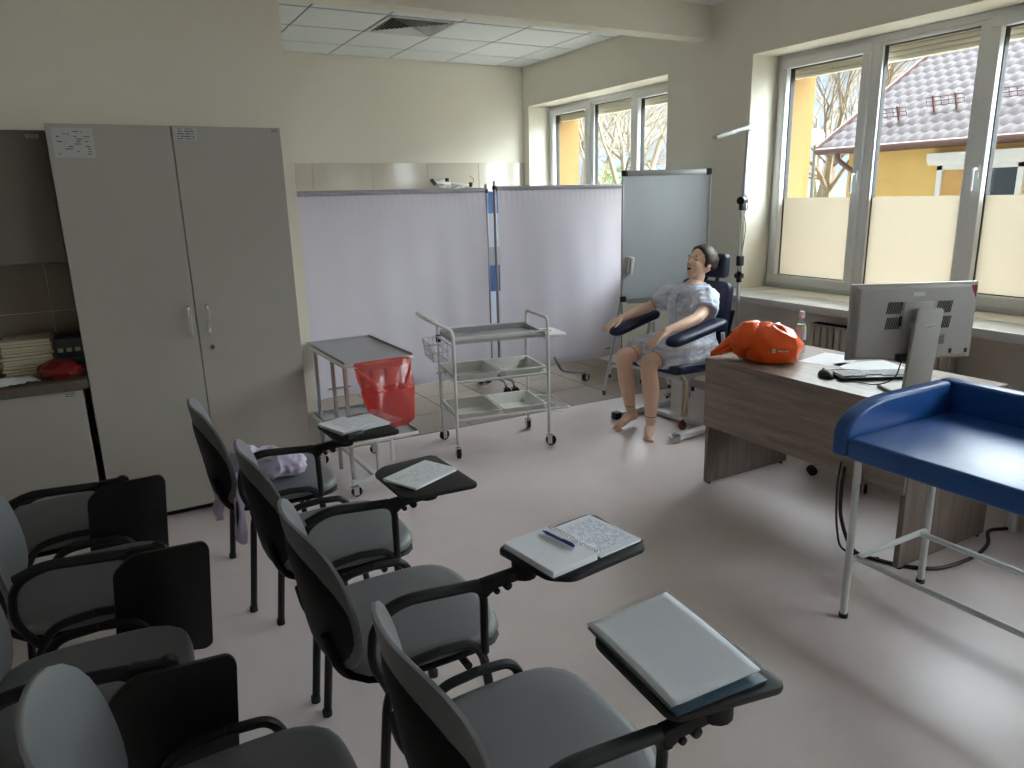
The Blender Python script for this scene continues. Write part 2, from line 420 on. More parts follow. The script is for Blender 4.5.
# windows: two opening sashes and a fixed light between them
def window(idx, y0, y1, film_on):
    root = bpy.data.objects.new('window_%d' % idx, None); COL.objects.link(root); root['kind'] = 'structure'
    root.location = (4.57, (y0+y1)/2, WZ0); ox, oy, oz = root.location
    def B(name, boxes, m, parent=root, bevel=.004, off=(0, 0, 0)):
        mb = MB()
        for a, b in boxes: mb.span([p-q-r for p, q, r in zip(a, (ox, oy, oz), off)], [p-q-r for p, q, r in zip(b, (ox, oy, oz), off)])
        o = mb.build(name, m, parent, bevel=bevel, segs=2); return o
    xa, xb = 4.54, 4.61
    W = y1-y0
    d1, d2 = y1-.775, y1-1.486          # mullion centres (from the far end)
    t = .045
    B('window_frame', [((xa, y0, WZ0), (xb, y1, WZ0+t)), ((xa, y0, WZ1-t), (xb, y1, WZ1)), ((xa, y0, WZ0+t), (xb, y0+t, WZ1-t)), ((xa, y1-t, WZ0+t), (xb, y1, WZ1-t)),
                       ((xa, d1-.035, WZ0+t), (xb, d1+.035, WZ1-t)), ((xa, d2-.035, WZ0+t), (xb, d2+.035, WZ1-t))], M_pvc)
    panes = []
    for k, (a, b) in enumerate(((d1+.012, y1-t+.012), (y0+t-.012, d2-.012))):
        za, zb = WZ0+t-.012, WZ1-t+.012
        s = .062; sx0, sx1 = xa-.022, xb-.01
        B('sash', [((sx0, a, za), (sx1, b, za+s)), ((sx0, a, zb-s), (sx1, b, zb)), ((sx0, a, za+s), (sx1, a+s, zb-s)), ((sx0, b-s, za+s), (sx1, b, zb-s))], M_pvc, bevel=.006)
        g = .006
        B('gasket', [((4.562, a+s-g, za+s-g), (sx1, a+s+g, zb-s+g)), ((4.562, b-s-g, za+s-g), (sx1, b-s+g, zb-s+g)), ((4.562, a+s, za+s-g), (sx1, b-s, za+s+g)), ((4.562, a+s, zb-s-g), (sx1, b-s, zb-s+g))], M_gasket, bevel=0)
        panes.append((a+s, b-s, za+s, zb-s))
        hy = a+s*.5 if k == 0 else b-s*.5
        h = MB(); hz = (WZ0+WZ1)/2-.03
        h.box((sx0-.006-ox, hy-oy, hz-oz), (.012, .028, .07))
        h.tube(fillet([(sx0-.01-ox, hy-oy, hz-oz+.015), (sx0-.045-ox, hy-oy, hz-oz+.015), (sx0-.047-ox, hy-oy, hz-oz-.11)], .015), .0085, 8)
        h.build('handle', M_pvc, root, bevel=0)
        hg = MB()
        yy = b-.004 if k == 0 else a+.004
        for zz in (za+.05, zb-.05): hg.cyl((sx0-.008-ox, yy-oy, zz-oz-.04), (sx0-.008-ox, yy-oy, zz-oz+.04), .008, 10)
        hg.build('hinge', M_pvc, root)
    a, b, za, zb = d2+.035, d1-.035, WZ0+t, WZ1-t
    s = .02
    B('glazing_bead', [((xa+.004, a, za), (xb-.01, b, za+s)), ((xa+.004, a, zb-s), (xb-.01, b, zb)), ((xa+.004, a, za+s), (xb-.01, a+s, zb-s)), ((xa+.004, b-s, za+s), (xb-.01, b, zb-s))], M_pvc, bevel=.003)
    g = .004
    B('gasket', [((4.562, a+s-g, za+s), (xb-.012, a+s+g, zb-s)), ((4.562, b-s-g, za+s), (xb-.012, b-s+g, zb-s)), ((4.562, a+s, za+s-g), (xb-.012, b-s, za+s+g)), ((4.562, a+s, zb-s-g), (xb-.012, b-s, zb-s+g))], M_gasket, bevel=0)
    panes.append((a+s, b-s, za+s, zb-s))
    for (a, b, za, zb) in panes:
        p = B('pane', [((4.574, a, za), (4.580, b, zb))], M_glass, bevel=0)
        if film_on:
            B('frosted_film', [((4.5712, a, za), (4.5722, b, 1.556))], M_film, p, bevel=0)
    # outer roller-shutter slats at the head of the opening
    B('shutter_slats', [((4.66, y0+.03, WZ1-.155+k*.03), (4.70, y1-.03, WZ1-.128+k*.03)) for k in range(4)], M_shutter, bevel=.004)
    return root
for k, (a, b) in enumerate(WINS): window(k+1, a, b, k >= 1)

# window sills (inside boards)
M_trim = M_sill
for k, (a, b) in enumerate(WINS):
    struct('trim_%d' % (k+2), MB().span((3.98 if k else 4.2, a-.08, .833), (XR+.005, b+.08, WZ0-.002)).span((XR-.01, a+.003, .833), (4.55, b-.003, WZ0-.002)), M_sill, bevel=.006)
for k, (a, b) in enumerate(WINS):
    struct('trim_%d' % (k+6), MB().span((4.60, a+.03, WZ0-.03), (4.98, b-.03, WZ0+.004)), mat('metal_sill', (150, 120, 90), .5), bevel=.004)

# white skirting strip
struct('baseboard_right', MB().span((XR-.012, YN, 0), (XR-.001, YP2, .07)), mat('skirting', (168, 160, 155), .5), bevel=.003)

# wall tiles above the kitchenette worktop on the partition wall
wk = bpy.data.objects['wall_partition']
wtm2 = boxmesh('backsplash_tile', (.296, .008, .246), M_wtile2, .001)
for i in range(8):
    for j in range(2):
        inst('backsplash_tile', wtm2, wk, (-.265-.15-i*.30+.30, YP-.004, 1.10+.125-j*.25))
# ------------------------------------------------------------------ outside
GZ = -.9
M_paving = mat('grey_paving', (118, 116, 108), .95, var=.2, scale=1.5)  # paving, greyed to keep green bounce light out of the room
tag(MB().span((4.95, -30, GZ-.2), (70, 70, GZ)).build('ground_outside', M_paving, smooth=False), kind='structure')
M_roof = mat('roof_sheet', (55, 42, 43), .75, var=.06, scale=3)
M_roofd = mat('roof_trim', (96, 66, 62), .5)
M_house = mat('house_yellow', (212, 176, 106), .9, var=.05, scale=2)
M_hwhite = mat('house_white', (214, 214, 214), .6)
hs = thing('neighbour_house', 'yellow rendered house with brown metal tiled roof seen through the near window', 'house', (14.4, 6, GZ))
def hl(x, y, z): return V(x-14.4, y-6, z-GZ)
EX, EY, EZ, SL = 14.0, 11.26, 2.44, .585
wl = MB()
wl.add([hl(14.45, 10.8, GZ), hl(14.45, -6, GZ), hl(22, -6, GZ), hl(22, 10.8, GZ), hl(14.45, 10.8, 2.62), hl(14.45, -6, 2.62), hl(22, -6, 2.62), hl(22, 10.8, 2.62), hl(18.2, 10.8, 4.7), hl(18.2, -6, 4.7)],
       [(0, 1, 5, 4), (1, 2, 6, 9, 5), (2, 3, 7, 6), (3, 0, 4, 8, 7), (4, 5, 9, 8), (8, 9, 6, 7)])
wl.build('house_wall', M_house, hs, smooth=False)
NR = 15; RL = .36
for k in range(NR):
    rw = MB()
    def fn(u, v, k=k):
        y = EY - u*17.2
        t = (k + v*1.08)*RL*.863
        wv = .022*math.sin(2*PI*y/.24)
        x = EX + t; z = EZ + t*SL + wv + .075*(1-v) - (.075 if v == 0 else 0)
        return hl(x, y, z)
    rw.grid(17*24, 3, fn)
    rw.build('roof_course', M_roof, hs)
vg = MB()
L1 = NR*RL*.863
vg.bar(hl(EX-.02, EY+.01, EZ-.02), hl(EX+L1, EY+.01, EZ+L1*SL-.02), .03, .16)
vg.bar(hl(EX+L1, EY+.01, EZ+L1*SL-.02), hl(EX+2*L1, EY+.01, EZ-.02), .03, .16)
vg.build('verge_board', M_roofd, hs, smooth=False)
MB().add([hl(EX, EY, EZ-.03), hl(EX, -6, EZ-.03), hl(14.5, -6, EZ-.03), hl(14.5, EY, EZ-.03), hl(EX, EY, EZ-.12), hl(EX, -6, EZ-.12), hl(14.5, -6, EZ-.12), hl(14.5, EY, EZ-.12)],
         [(0, 1, 2, 3), (7, 6, 5, 4), (0, 4, 5, 1), (1, 5, 6, 2), (2, 6, 7, 3), (3, 7, 4, 0)]).build('eave_board', M_roofd, hs, smooth=False)
bk = MB(); bk.grid(2, 2, lambda u, v: hl(EX+L1+u*L1, EY-v*17.2, EZ+L1*SL-u*L1*SL)); bk.build('roof_back', M_roof, hs)
MB().tube([hl(EX-.07, EY-.02, EZ-.05), hl(EX-.07, -6, EZ-.05)], .065, 10).build('gutter', M_roofd, hs)
MB().tube(fillet([hl(EX-.06, 10.72, EZ-.1), hl(EX-.04, 10.70, EZ-.25), hl(14.38, 10.3, EZ-.7), hl(14.38, 10.3, GZ)], .12), .05, 8).build('downspout', M_roofd, hs)
sg = []
for seg, (ya, yb) in enumerate(((10.6, 9.75), (9.5, 8.75), (8.5, 6.95), (6.7, 5.2), (5.0, 3.4))):
    g = MB(); t0 = 1.0 if seg else .75
    def P(y, h, t0=t0): return hl(EX+t0-.10*h, y, EZ+t0*SL+.05+.26*h)
    for h in (.35, .65, .95): g.tube([P(ya, h), P(yb, h)], .010, 5)
    n = int((ya-yb)/.14)
    for q in range(n+1): y = ya+(yb-ya)*q/n; g.tube([P(y, .35), P(y, .95)], .007, 4)
    for q in (.2, .8): y = ya+(yb-ya)*q; g.bar(P(y, -.1), P(y, 1.1), .03, .05)
    g.build('snow_guard', M_roofd, hs, smooth=False)
# shuttered window of the house
hw = MB()
y1, y0 = 8.84, 7.16
hw.span(hl(14.36, y0+.02, 1.98), hl(14.46, y1-.02, 2.0))
for (a, b, c, d) in ((y0+.06, y0+.16, .7, 2.0), (y1-.16, y1-.06, .7, 2.0), (y0+.06, y1-.06, 1.90, 2.0), (y0+.06, y1-.06, .6, .72), (8.14, 8.24, .7, 2.0)):
    hw.span(hl(14.38, a, c), hl(14.47, b, d))
wn = hw.build('house_window', M_hwhite, hs, smooth=False)
M_hpane = mat('house_pane', (46, 54, 60), .06)
MB().span(hl(14.42, y0+.1, .7), hl(14.44, 8.2, 1.95)).build('pane', M_hpane, wn, smooth=False)
MB().span(hl(14.43, 8.2, .7), hl(14.44, y1-.1, 1.95)).build('pane', mat('house_blind', (190, 150, 90), .7), wn, smooth=False)
sb = MB().prism([(-.02, 0), (.18, 0), (.26, .08), (.26, .22), (-.02, .22)], -.89, .89, Matrix.Translation(hl(14.44, 8.0, 1.99)) @ Matrix(((-1, 0, 0, 0), (0, 0, 1, 0), (0, 1, 0, 0), (0, 0, 0, 1))))
sb.build('shutter_box', M_hwhite, hs, smooth=False)

# bare trees
M_bark = mat('bark', (128, 116, 100), .95, var=.25, scale=14, stretch=(1, 1, .3))
M_bark2 = mat('bark_pale', (150, 138, 118), .95, var=.2, scale=14, stretch=(1, 1, .3))
def tree(h, r, seed, levels=5, spread=.5, kids=3, curve=.18):
    rnd = random.Random(seed); mb = MB()
    def grow(p, d, ln, rad, lv):
        n = 4 if lv > 2 else 3
        pts = [p]; rr = [rad]; q = p.copy(); dd = d.copy()
        for k in range(n):
            dd = (dd + V(rnd.uniform(-1, 1), rnd.uniform(-1, 1), rnd.uniform(-.5, .9))*curve).normalized()
            q = q + dd*ln/n; pts.append(q.copy()); rr.append(rad*(1-(k+1)/n*.42))
        mb.tube(pts, rr, 8 if lv == levels else (5 if lv > 2 else 3), caps=False)
        if lv == 0: return
        for k in range(kids + (1 if lv < 3 else 0)):
            t = rnd.uniform(.35, 1.0) if k else 1.0
            i = min(n-1, int(t*n)); f = t*n-i
            base = pts[i].lerp(pts[i+1], min(1, f))
            ax = V(rnd.uniform(-1, 1), rnd.uniform(-1, 1), rnd.uniform(-1, 1)).normalized()
            nd = (dd + ax*spread*rnd.uniform(.7, 1.5)).normalized()
            grow(base, nd, ln*rnd.uniform(.58, .78), rr[i]*rnd.uniform(.45, .68), lv-1)
    grow(V(0, 0, 0), V(rnd.uniform(-.08, .08), rnd.uniform(-.08, .08), 1), h, r, levels)
    return mb
TM = [tree(3.2, .30, 11, 5, .5, 4).mesh('bare_tree'), tree(3.8, .13, 23, 5, .5, 4).mesh('bare_tree'), tree(2.6, .085, 5, 5, .62, 4).mesh('bare_tree')]
for i, t in enumerate(TM): t.materials.append(M_bark if i != 1 else M_bark2)
spots = [(18.8, 15.1, 0, .3, 1.0, 'thick bare tree trunk seen beside the neighbouring house corner'),
         (26, 20.6, 1, 1.4, 1.3, 'tall bare tree far behind the neighbouring house corner'),
         (13.2, 18.6, 1, 2.0, 1.05, 'pale bare tree seen through the left pane of the far window'),
         (14.0, 18.0, 1, 4.0, .95, 'bare tree with pale trunk seen through the middle pane of the far window'),
         (17.5, 21.5, 1, .8, 1.2, 'tall bare tree standing behind others through the far window'),
         (16.0, 19.0, 2, 5.1, 1.2, 'thin twiggy bare tree seen through the far window middle pane'),
         (18.0, 22.6, 2, 1.1, 1.7, 'spreading bare tree at the right of the far window'),
         (22, 30.5, 0, 2.2, 1.3, 'distant bare tree behind the others in the far window')]
for (x, y, k, rz, s, lb) in spots:
    o = bpy.data.objects.new('bare_tree', TM[k]); COL.objects.link(o)
    o.location = (x, y, GZ); o.rotation_euler = (0, 0, rz); o.scale = (s, s, s)
    tag(o, lb, 'tree', 'bare trees outside')
# evergreen shrubs
M_leaf = mat('evergreen_leaf', (96, 112, 48), .8, var=.35, scale=8)
def shrub(rx, rz, n, seed):
    rnd = random.Random(seed); mb = MB()
    for _ in range(n):
        u = V(rnd.gauss(0, 1), rnd.gauss(0, 1), rnd.gauss(0, 1)).normalized()
        r = rnd.uniform(.55, 1.0) * (1 + .25*noise.noise(u*2.5+V(seed, 0, 0)))
        p = V(u.x*rx*r, u.y*rx*r, rz + u.z*rz*r)
        a = V(rnd.uniform(-1, 1), rnd.uniform(-1, 1), rnd.uniform(-1, 1)).normalized(); b = a.orthogonal().normalized(); s = rnd.uniform(.05, .11)
        mb.add([p-a*s, p+b*s*.5, p+a*s, p-b*s*.5], [(0, 1, 2, 3)])
    mb.tube([(0, 0, 0), (0, 0, rz)], [.09, .05], 6)
    return mb
for (x, y, rx, rz, n, sd_, lb) in ((12.4, 15.9, 1.1, 1.35, 5200, 1, 'yellow green evergreen shrub low in the right pane of the far window'), (16.5, 22.2, 1.6, 1.7, 5200, 2, 'green shrub low in the middle pane of the far window'), (19, 28.5, 1.8, 1.5, 5200, 3, 'green shrub low in the left pane of the far window'), (24, 19.8, 1.6, 1.1, 4000, 4, 'low green shrub beyond the neighbouring house corner')):
    o = shrub(rx, rz, n, sd_).build('evergreen_shrub', M_leaf, smooth=False); o.location = (x, y, GZ)
    tag(o, lb, 'shrub', 'shrubs outside')
# globe lamp post
lp = thing('globe_lamp_post', 'white globe street lamp on a thin post outside the near window', 'street lamp', (15.5, 12.55, GZ))
MB().cyl((0, 0, 0), (0, 0, 3.55), .04, 10).build('post', mat('lamp_post_grey', (120, 124, 122), .6), lp)
MB().ball((0, 0, 3.72), .2, 18, 12).build('globe', mat('opal_globe', (236, 238, 240), .2, var=.01), lp)
# ------------------------------------------------------------------ shared materials
M_chrome = mat('chrome', (205, 205, 208), .18, 1, var=.02)
M_steel = mat('brushed_steel', (172, 172, 174), .34, .75, var=.05, scale=40, stretch=(1, 12, 1))
M_alu = mat('aluminium', (178, 180, 184), .35, .9, var=.03)
M_blackp = mat('black_plastic', (20, 20, 21), .45, var=.08)
M_rubber = mat('black_rubber', (16, 16, 17), .75)
M_white = mat('white_powder_coat', (214, 215, 214), .32, var=.015)
M_paper = mat('white_paper', (226, 228, 230), .8, var=.02)
M_cream = mat('cream_paper', (196, 184, 160), .85, var=.06)
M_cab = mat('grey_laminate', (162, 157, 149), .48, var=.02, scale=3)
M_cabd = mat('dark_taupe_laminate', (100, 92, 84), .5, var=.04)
M_shade = mat('shade_black', (8, 8, 8), .9)  # near-black with the shade put into its colour
def castor(parent, x, y, z=0, r=.035, brake=0, rz=0, fork=None):
    """swivel castor standing on the floor under a post: wheel, fork"""
    c = MB(); R = Matrix.Rotation(rz, 4, 'Z')
    c.lathe([(r*.75, -.012), (r, -.009), (r, .009), (r*.75, .012)], 18, (0, 0, 0), Matrix.Rotation(PI/2, 3, 'X'))
    c.xf(Matrix.Translation((x, y, z+r)) @ R @ Matrix.Translation((.012, 0, 0)))
    wh = c.build('castor_wheel', M_rubber, parent)
    f = MB(); f.box((.006, -.017, r*1.15), (.03, .004, r*1.5)); f.box((.006, .017, r*1.15), (.03, .004, r*1.5)); f.box((.004, 0, r*1.95), (.045, .038, .006)); f.cyl((0, 0, r*1.95), (0, 0, r*2.5), .009, 10)
    f.cyl((.012, -.02, r), (.012, .02, r), .006, 8)
    f.xf(Matrix.Translation((x, y, z)) @ R)
    f.build('castor_fork', fork or M_chrome, wh)

# ------------------------------------------------------------------ tall grey wardrobe
cb = thing('wardrobe', 'tall grey two-door wardrobe with bow handles and taped paper sheets', 'wardrobe', (.3765, 4.24, 0))
cx0, cx1, cy0, cy1, cz0, cz1 = -.14-.3765, .893-.3765, 4.02-4.24, 4.462-4.24, .045, 1.99
MB().span((cx0, cy0+.02, cz0), (cx0+.018, cy1, cz1)).span((cx1-.018, cy0+.02, cz0), (cx1, cy1, cz1)).span((cx0+.018, cy0+.02, cz1-.018), (cx1-.018, cy1, cz1)).span((cx0+.018, cy1-.01, cz0), (cx1-.018, cy1, cz1-.018)).span((cx0+.018, cy0+.02, cz0), (cx1-.018, cy1-.01, cz0+.018)).build('carcass', M_cab, cb, bevel=.001, segs=1)
MB().span((cx0+.02, cy0+.06, 0), (cx1-.02, cy1-.01, cz0)).build('plinth', M_shade, cb, smooth=False)  # coloured black for the shadow under the wardrobe
mid = .379-.3765
dl = MB().span((cx0, cy0, cz0), (mid-.002, cy0+.018, cz1)).build('door', M_cab, cb, bevel=.0012, segs=1)
dr = MB().span((mid+.002, cy0, cz0), (cx1, cy0+.018, cz1)).build('door', M_cab, cb, bevel=.0012, segs=1)
for d, hx in ((dl, .345-.3765), (dr, .432-.3765)):
    MB().tube(fillet([(hx, cy0, 1.122), (hx, cy0-.03, 1.116), (hx, cy0-.03, .974), (hx, cy0, .968)], .012), .0055, 10).build('handle', M_chrome, d)
MB().cyl((.437-.3765, cy0+.002, .90), (.437-.3765, cy0-.012, .90), .011, 16).build('lock', M_chrome, dr)
def sheet(name, x0, x1, z0, z1, y, m, parent, th=.0012):
    return MB().span((x0, y-th, z0), (x1, y, z1)).build(name, m, parent, smooth=False)
sheet('printed_sheet', -.118-.3765, .046-.3765, 1.842, 1.972, cy0-.0003, printed('list_print', (176, 176, 174), (60, 60, 62), 12, 4, .46, ax=(0, 2)), dl)
sheet('printed_sheet', .392-.3765, .492-.3765, 1.925, 1.982, cy0-.0003, printed('list_print_small', (176, 176, 174), (70, 70, 72), 5, 6, .55, ax=(0, 2)), dr)
sheet('inventory_sticker', .842-.3765, .884-.3765, 1.966, 1.984, cy0-.0003, printed('sticker_print', (170, 170, 166), (40, 40, 40), 2, 3, .7, ax=(0, 2)), dr)

# ------------------------------------------------------------------ kitchenette at the far left
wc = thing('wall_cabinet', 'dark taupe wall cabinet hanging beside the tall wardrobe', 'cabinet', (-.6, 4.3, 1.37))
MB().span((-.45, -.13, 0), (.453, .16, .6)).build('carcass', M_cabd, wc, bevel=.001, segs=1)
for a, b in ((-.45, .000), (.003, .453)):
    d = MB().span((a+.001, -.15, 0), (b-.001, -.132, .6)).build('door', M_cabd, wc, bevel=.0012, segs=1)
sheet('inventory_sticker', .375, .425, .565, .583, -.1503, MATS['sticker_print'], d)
wt = MB().span((-1.9, 3.965, .775), (-.1445, 4.46, .82)).build('worktop', mat('dark_brown_worktop', (84, 72, 64), .4, var=.15, scale=30), bevel=.004)
tag(wt, 'dark brown laminate worktop left of the wardrobe', 'worktop')
bc = thing('base_cabinet', 'pale grey base cabinet under the dark worktop', 'cabinet', (-.6, 4.2, 0))
MB().span((-.45, -.18, .08), (.425, .25, .774)).span((-.43, -.12, 0), (.41, .2, .08)).build('carcass', M_cab, bc, bevel=.001, segs=1)
d = MB().span((-.2, -.2, .09), (.428, -.182, .765)).build('door', M_cab, bc, bevel=.0012, segs=1)
MB().span((-.45, -.2, .09), (-.204, -.182, .765)).build('door', M_cab, bc, bevel=.0012, segs=1)
sheet('inventory_sticker', .345, .40, .735, .757, -.2003, MATS['sticker_print'], d)
# things on the worktop
rnd = random.Random(3)
st = thing('paper_towel_stack', 'stack of cream folded paper towels on the dark worktop', 'paper towels', (-.386, 4.30, .82))
for k in range(12):
    m = MB(); dx, dy = rnd.uniform(-.008, .008), rnd.uniform(-.008, .008)
    m.box((dx, dy, .0075+k*.0152), (.21+rnd.uniform(-.008, .008), .22, .0138), rz=rnd.uniform(-.03, .03)); m.build('folded_towel', M_cream, st, bevel=.004)
bx = thing('cardboard_glove_box', 'dark blue grey box with pale stripe beside the towel stack', 'box', (-.207, 4.30, .82))
MB().box((0, 0, .04), (.115, .2, .08)).build('lower_box', mat('blue_grey_card', (78, 92, 108), .6), bx, bevel=.003)
t = MB().box((.002, -.004, .127), (.122, .21, .088)).build('upper_box', mat('dark_slate_card', (58, 66, 70), .6), bx, bevel=.003)
for k in range(3): MB().box((-.037+k*.037, -.11, .115), (.022, .002, .02)).build('pale_label', M_cream, t, smooth=False)
MB().prism([(.03*math.cos(a*PI/8), .018*math.sin(a*PI/8)) for a in range(16)], .1705, .172, Matrix.Translation((.002, -.02, 0))).build('opening', M_shade, t, smooth=False)  # flat patch, its black stands for the shade inside the box
rb = MB().ball((0, 0, 0), (1, 1, 1), 26, 16)
rb.v = [V(p.x*.098, p.y*.085, max(-.035, p.z*.05))*(1+.22*noise.noise(p*2.6)+.10*noise.noise(p*6)) for p in rb.v]
mz = min(p.z for p in rb.v)
o = rb.build('red_bag', mat('dark_red_plastic', (104, 18, 14), .35, var=.25, scale=10)); o.location = (-.25, 4.075, .8205-mz)
tag(o, 'crumpled dark red plastic bag on the worktop edge', 'bag')
cp = MB().grid(14, 12, lambda u, v: V((u-.5)*.24, (v-.5)*.16, .006+.020*abs(noise.noise(V(u*3, v*3, 1)))+.012*abs(noise.noise(V(u*7, v*7, 4)))))
o = cp.build('crumpled_paper', M_paper); o.location = (-.475, 4.06, .8205); o.rotation_euler = (0, 0, .3)
sm = o.modifiers.new('thickness', 'SOLIDIFY'); sm.thickness = .002; sm.offset = 1
tag(o, 'crumpled white paper sheets on the dark worktop', 'paper')

# ------------------------------------------------------------------ curtain screens
M_curt = film('curtain_cloth', (240, 235, 248), .6, 0, .0, .5, .72)
M_frame = mat('screen_tube', (150, 150, 156), .35, .7)
def screen(label, xa, xb, y, ztop, zpost, seed, feet):
    t = thing('curtain_screen', label, 'screen', ((xa+xb)/2, y, 0), 0, 'curtain screens')
    hw = (xb-xa)/2
    MB().cyl((-hw, 0, ztop), (hw, 0, ztop), .011, 10).build('top_rail', M_frame, t)
    MB().cyl((-hw, 0, .22), (hw, 0, .22), .011, 10).build('bottom_rail', M_frame, t)
    for k, sx in enumerate((-hw, hw)):
        MB().cyl((sx, 0, .11), (sx, 0, zpost), .0125, 12).lathe([(.0125, 0), (.0125, .006), (.006, .010)], 12, (sx, 0, zpost)).build('pole', M_frame, t)
        MB().cyl((sx, 0, zpost-.06), (sx, 0, zpost-.03), .018, 10).build('pole_clamp', M_blackp, t)
        if feet[k]:
            MB().tube(fillet([(sx, -.25, .085), (sx, -.23, .12), (sx, .23, .12), (sx, .25, .085)], .03), .012, 8).build('foot', M_frame, t)
            for yy in (-.25, .25): castor(t, sx, yy, 0, .034, fork=M_blackp)
    sx0 = -hw+.018; W = 2*hw-.036; rnd = random.Random(seed)
    ph = [rnd.uniform(0, 6.28) for _ in range(6)]
    def fn(u, v):
        z = ztop+.012 - v*(ztop+.012-.15)
        fall = min(1, v*3.0)
        a = .004*math.sin(u*W*23+ph[0]+1.0*math.sin(u*W*3+ph[3])) * fall*(.3+.7*u) + .011*fall*math.sin(u*W*7.0+ph[1]+.8*v)*(.25+u) + .014*fall*noise.noise(V(u*W*4, v*1.5, seed))
        gath = .0015*math.sin(u*W*120)*max(0, 1-v*9)
        return V(sx0+u*W, -.020+a+gath - (.0 if v > .03 else 0), z + (.004*math.sin(u*W*11+ph[2])*v))
    c = MB().grid(int(W*110), 40, fn).build('curtain', M_curt, t)
    hem = MB().grid(int(W*110), 2, lambda u, v: fn(u, .966+v*.034)+V(0, -.003, 0)).build('hem', M_curt, c)
    MB().cyl((sx0, -.004, ztop-.002), (sx0+W, -.004, ztop-.002), .0225, 12).build('rail_sleeve', mat('sleeve_cloth', (168, 165, 174), .85), c)
    return t
screen('white curtain screen standing next to the partition wall, behind both trolleys', 1.15, 2.795, 5.42, 1.672, 1.71, 1, (0, 1))
s2 = screen('white curtain screen partly behind the flipchart, below the far window', 2.862, 4.165, 5.40, 1.682, 1.735, 2, (1, 0))
o = s2.location
MB().tube(fillet([(3.884-o.x, 5.2-o.y, .02), (3.884-o.x, 5.19-o.y, .11), (4.06-o.x, 4.66-o.y, .13), (4.076-o.x, 4.6-o.y, .02)], .06), .012, 10).build('foot', M_white, s2)
MB().tube([(3.97-o.x, 4.925-o.y, .12), (4.1-o.x, 5.39-o.y, .13)], .012, 10).build('foot_link', M_white, s2)
for p in ((3.884, 5.2), (4.076, 4.6)): MB().cyl((p[0]-o.x, p[1]-o.y, 0), (p[0]-o.x, p[1]-o.y, .03), .017, 12).build('foot_cap', M_blackp, s2)
MB().tube(fillet([(3.40-o.x, -.02, .22), (3.47-o.x, -.05, .085), (3.60-o.x, -.19, .085)], .03), .011, 8).build('foot_bar', M_frame, s2)
castor(s2, 3.614-o.x, 5.205-o.y, 0, .036, fork=M_chrome)

# blue and white info strip standing behind the gap between the screens
bn = thing('roll_up_banner', 'blue and white banner strip seen in the gap between the curtain screens', 'banner', (2.985, 5.78, 0))
MB().box((0, 0, .03), (.24, .16, .06)).build('base', M_alu, bn, bevel=.01)
MB().cyl((0, .03, .06), (0, .03, 1.66), .008, 8).build('pole', M_alu, bn)
for k, (z0, z1, c) in enumerate(((1.48, 1.665, (96, 140, 196)), (1.19, 1.48, (222, 226, 232)), (1.03, 1.19, (176, 178, 184)), (.80, 1.03, (70, 100, 150)), (.06, .80, (214, 220, 228)))):
    MB().span((-.11, -.004, z0), (.11, .004, z1)).build('printed_panel', mat('banner_%d' % k, c, .5), bn, smooth=False)

# jointed arm on the tiled back wall
wa = thing('jointed_wall_lamp', 'white jointed arm fixture with black knobs on the tiled back wall', 'wall lamp', (3.27, 7.318, 1.765))
MB().box((-.02, -.012, 0), (.09, .024, .09)).build('wall_plate', M_white, wa, bevel=.005)
MB().bar((-.15, -.10, .018), (.06, -.09, -.005), .045, .03).build('arm', M_white, wa, bevel=.006)
MB().bar((.04, -.10, .0), (.24, -.12, -.02), .04, .028).build('arm', M_white, wa, bevel=.006)
MB().bar((.06, -.12, -.05), (.21, -.12, -.005), .02, .02).build('stay', M_chrome, wa, bevel=.004)
MB().bar((-.02, -.09, 0), (-.02, -.012, 0), .05, .04).build('bracket', M_white, wa, bevel=.004)
MB().cyl((0, -.10, .02), (0, -.10, .055), .02, 12).build('knob', M_blackp, wa)
MB().bar((-.18, -.10, .045), (-.135, -.10, -.01), .05, .03).build('end_cap', M_blackp, wa, bevel=.006)
MB().lathe([(.015, -.02), (.026, -.01), (.026, .012), (.012, .02)], 12, (.26, -.12, -.015), Matrix.Rotation(PI/2, 3, 'Y')).build('knob', M_blackp, wa)
MB().tube(smooth_path([(.05, -.1, -.03), (.09, -.11, -.09), (.14, -.1, -.07), (.26, -.12, -.02), (.33, -.06, .04), (.30, -.02, .08)]), .0025, 6).build('cable', M_blackp, wa)

# ------------------------------------------------------------------ flipchart
A, B = V(3.54, 4.60, 0), V(4.165, 4.305, 0)
ux = (B-A).normalized(); fcw = (B-A).length
fl = thing('flipchart', 'grey magnetic flipchart board on tripod legs beside the far window', 'flipchart', ((A.x+B.x)/2, (A.y+B.y)/2, 0), math.atan2(ux.y, ux.x))
h = fcw/2
MB().span((-h+.01, -.008, .80), (h-.01, .008, 1.775)).build('board', mat('whiteboard', (188, 194, 200), .22, var=.015), fl, smooth=False)
for nm, a, b in (('frame_rail', (-h, -.014, 1.745), (h, .014, 1.787)), ('frame_rail', (-h, -.014, .79), (h, .014, .815)), ('frame_rail', (-h, -.014, .815), (-h+.014, .014, 1.745)), ('frame_rail', (h-.014, -.014, .815), (h, .014, 1.745))):
    MB().span(a, b).build(nm, M_alu, fl, bevel=.004)
for a in ((-h, 1.743), (h-.04, 1.743), (-h, .785), (h-.04, .785)):
    MB().span((a[0]-.003, -.018, a[1]), (a[0]+.043, .018, a[1]+.047)).build('corner', M_blackp, fl, bevel=.008)
MB().span((-h+.04, -.075, .782), (h-.04, -.014, .79)).span((-h+.04, -.075, .79), (h-.04, -.07, .806)).build('pen_tray', M_alu, fl, bevel=.002)
inv = Matrix.Rotation(-math.atan2(ux.y, ux.x), 3, 'Z')
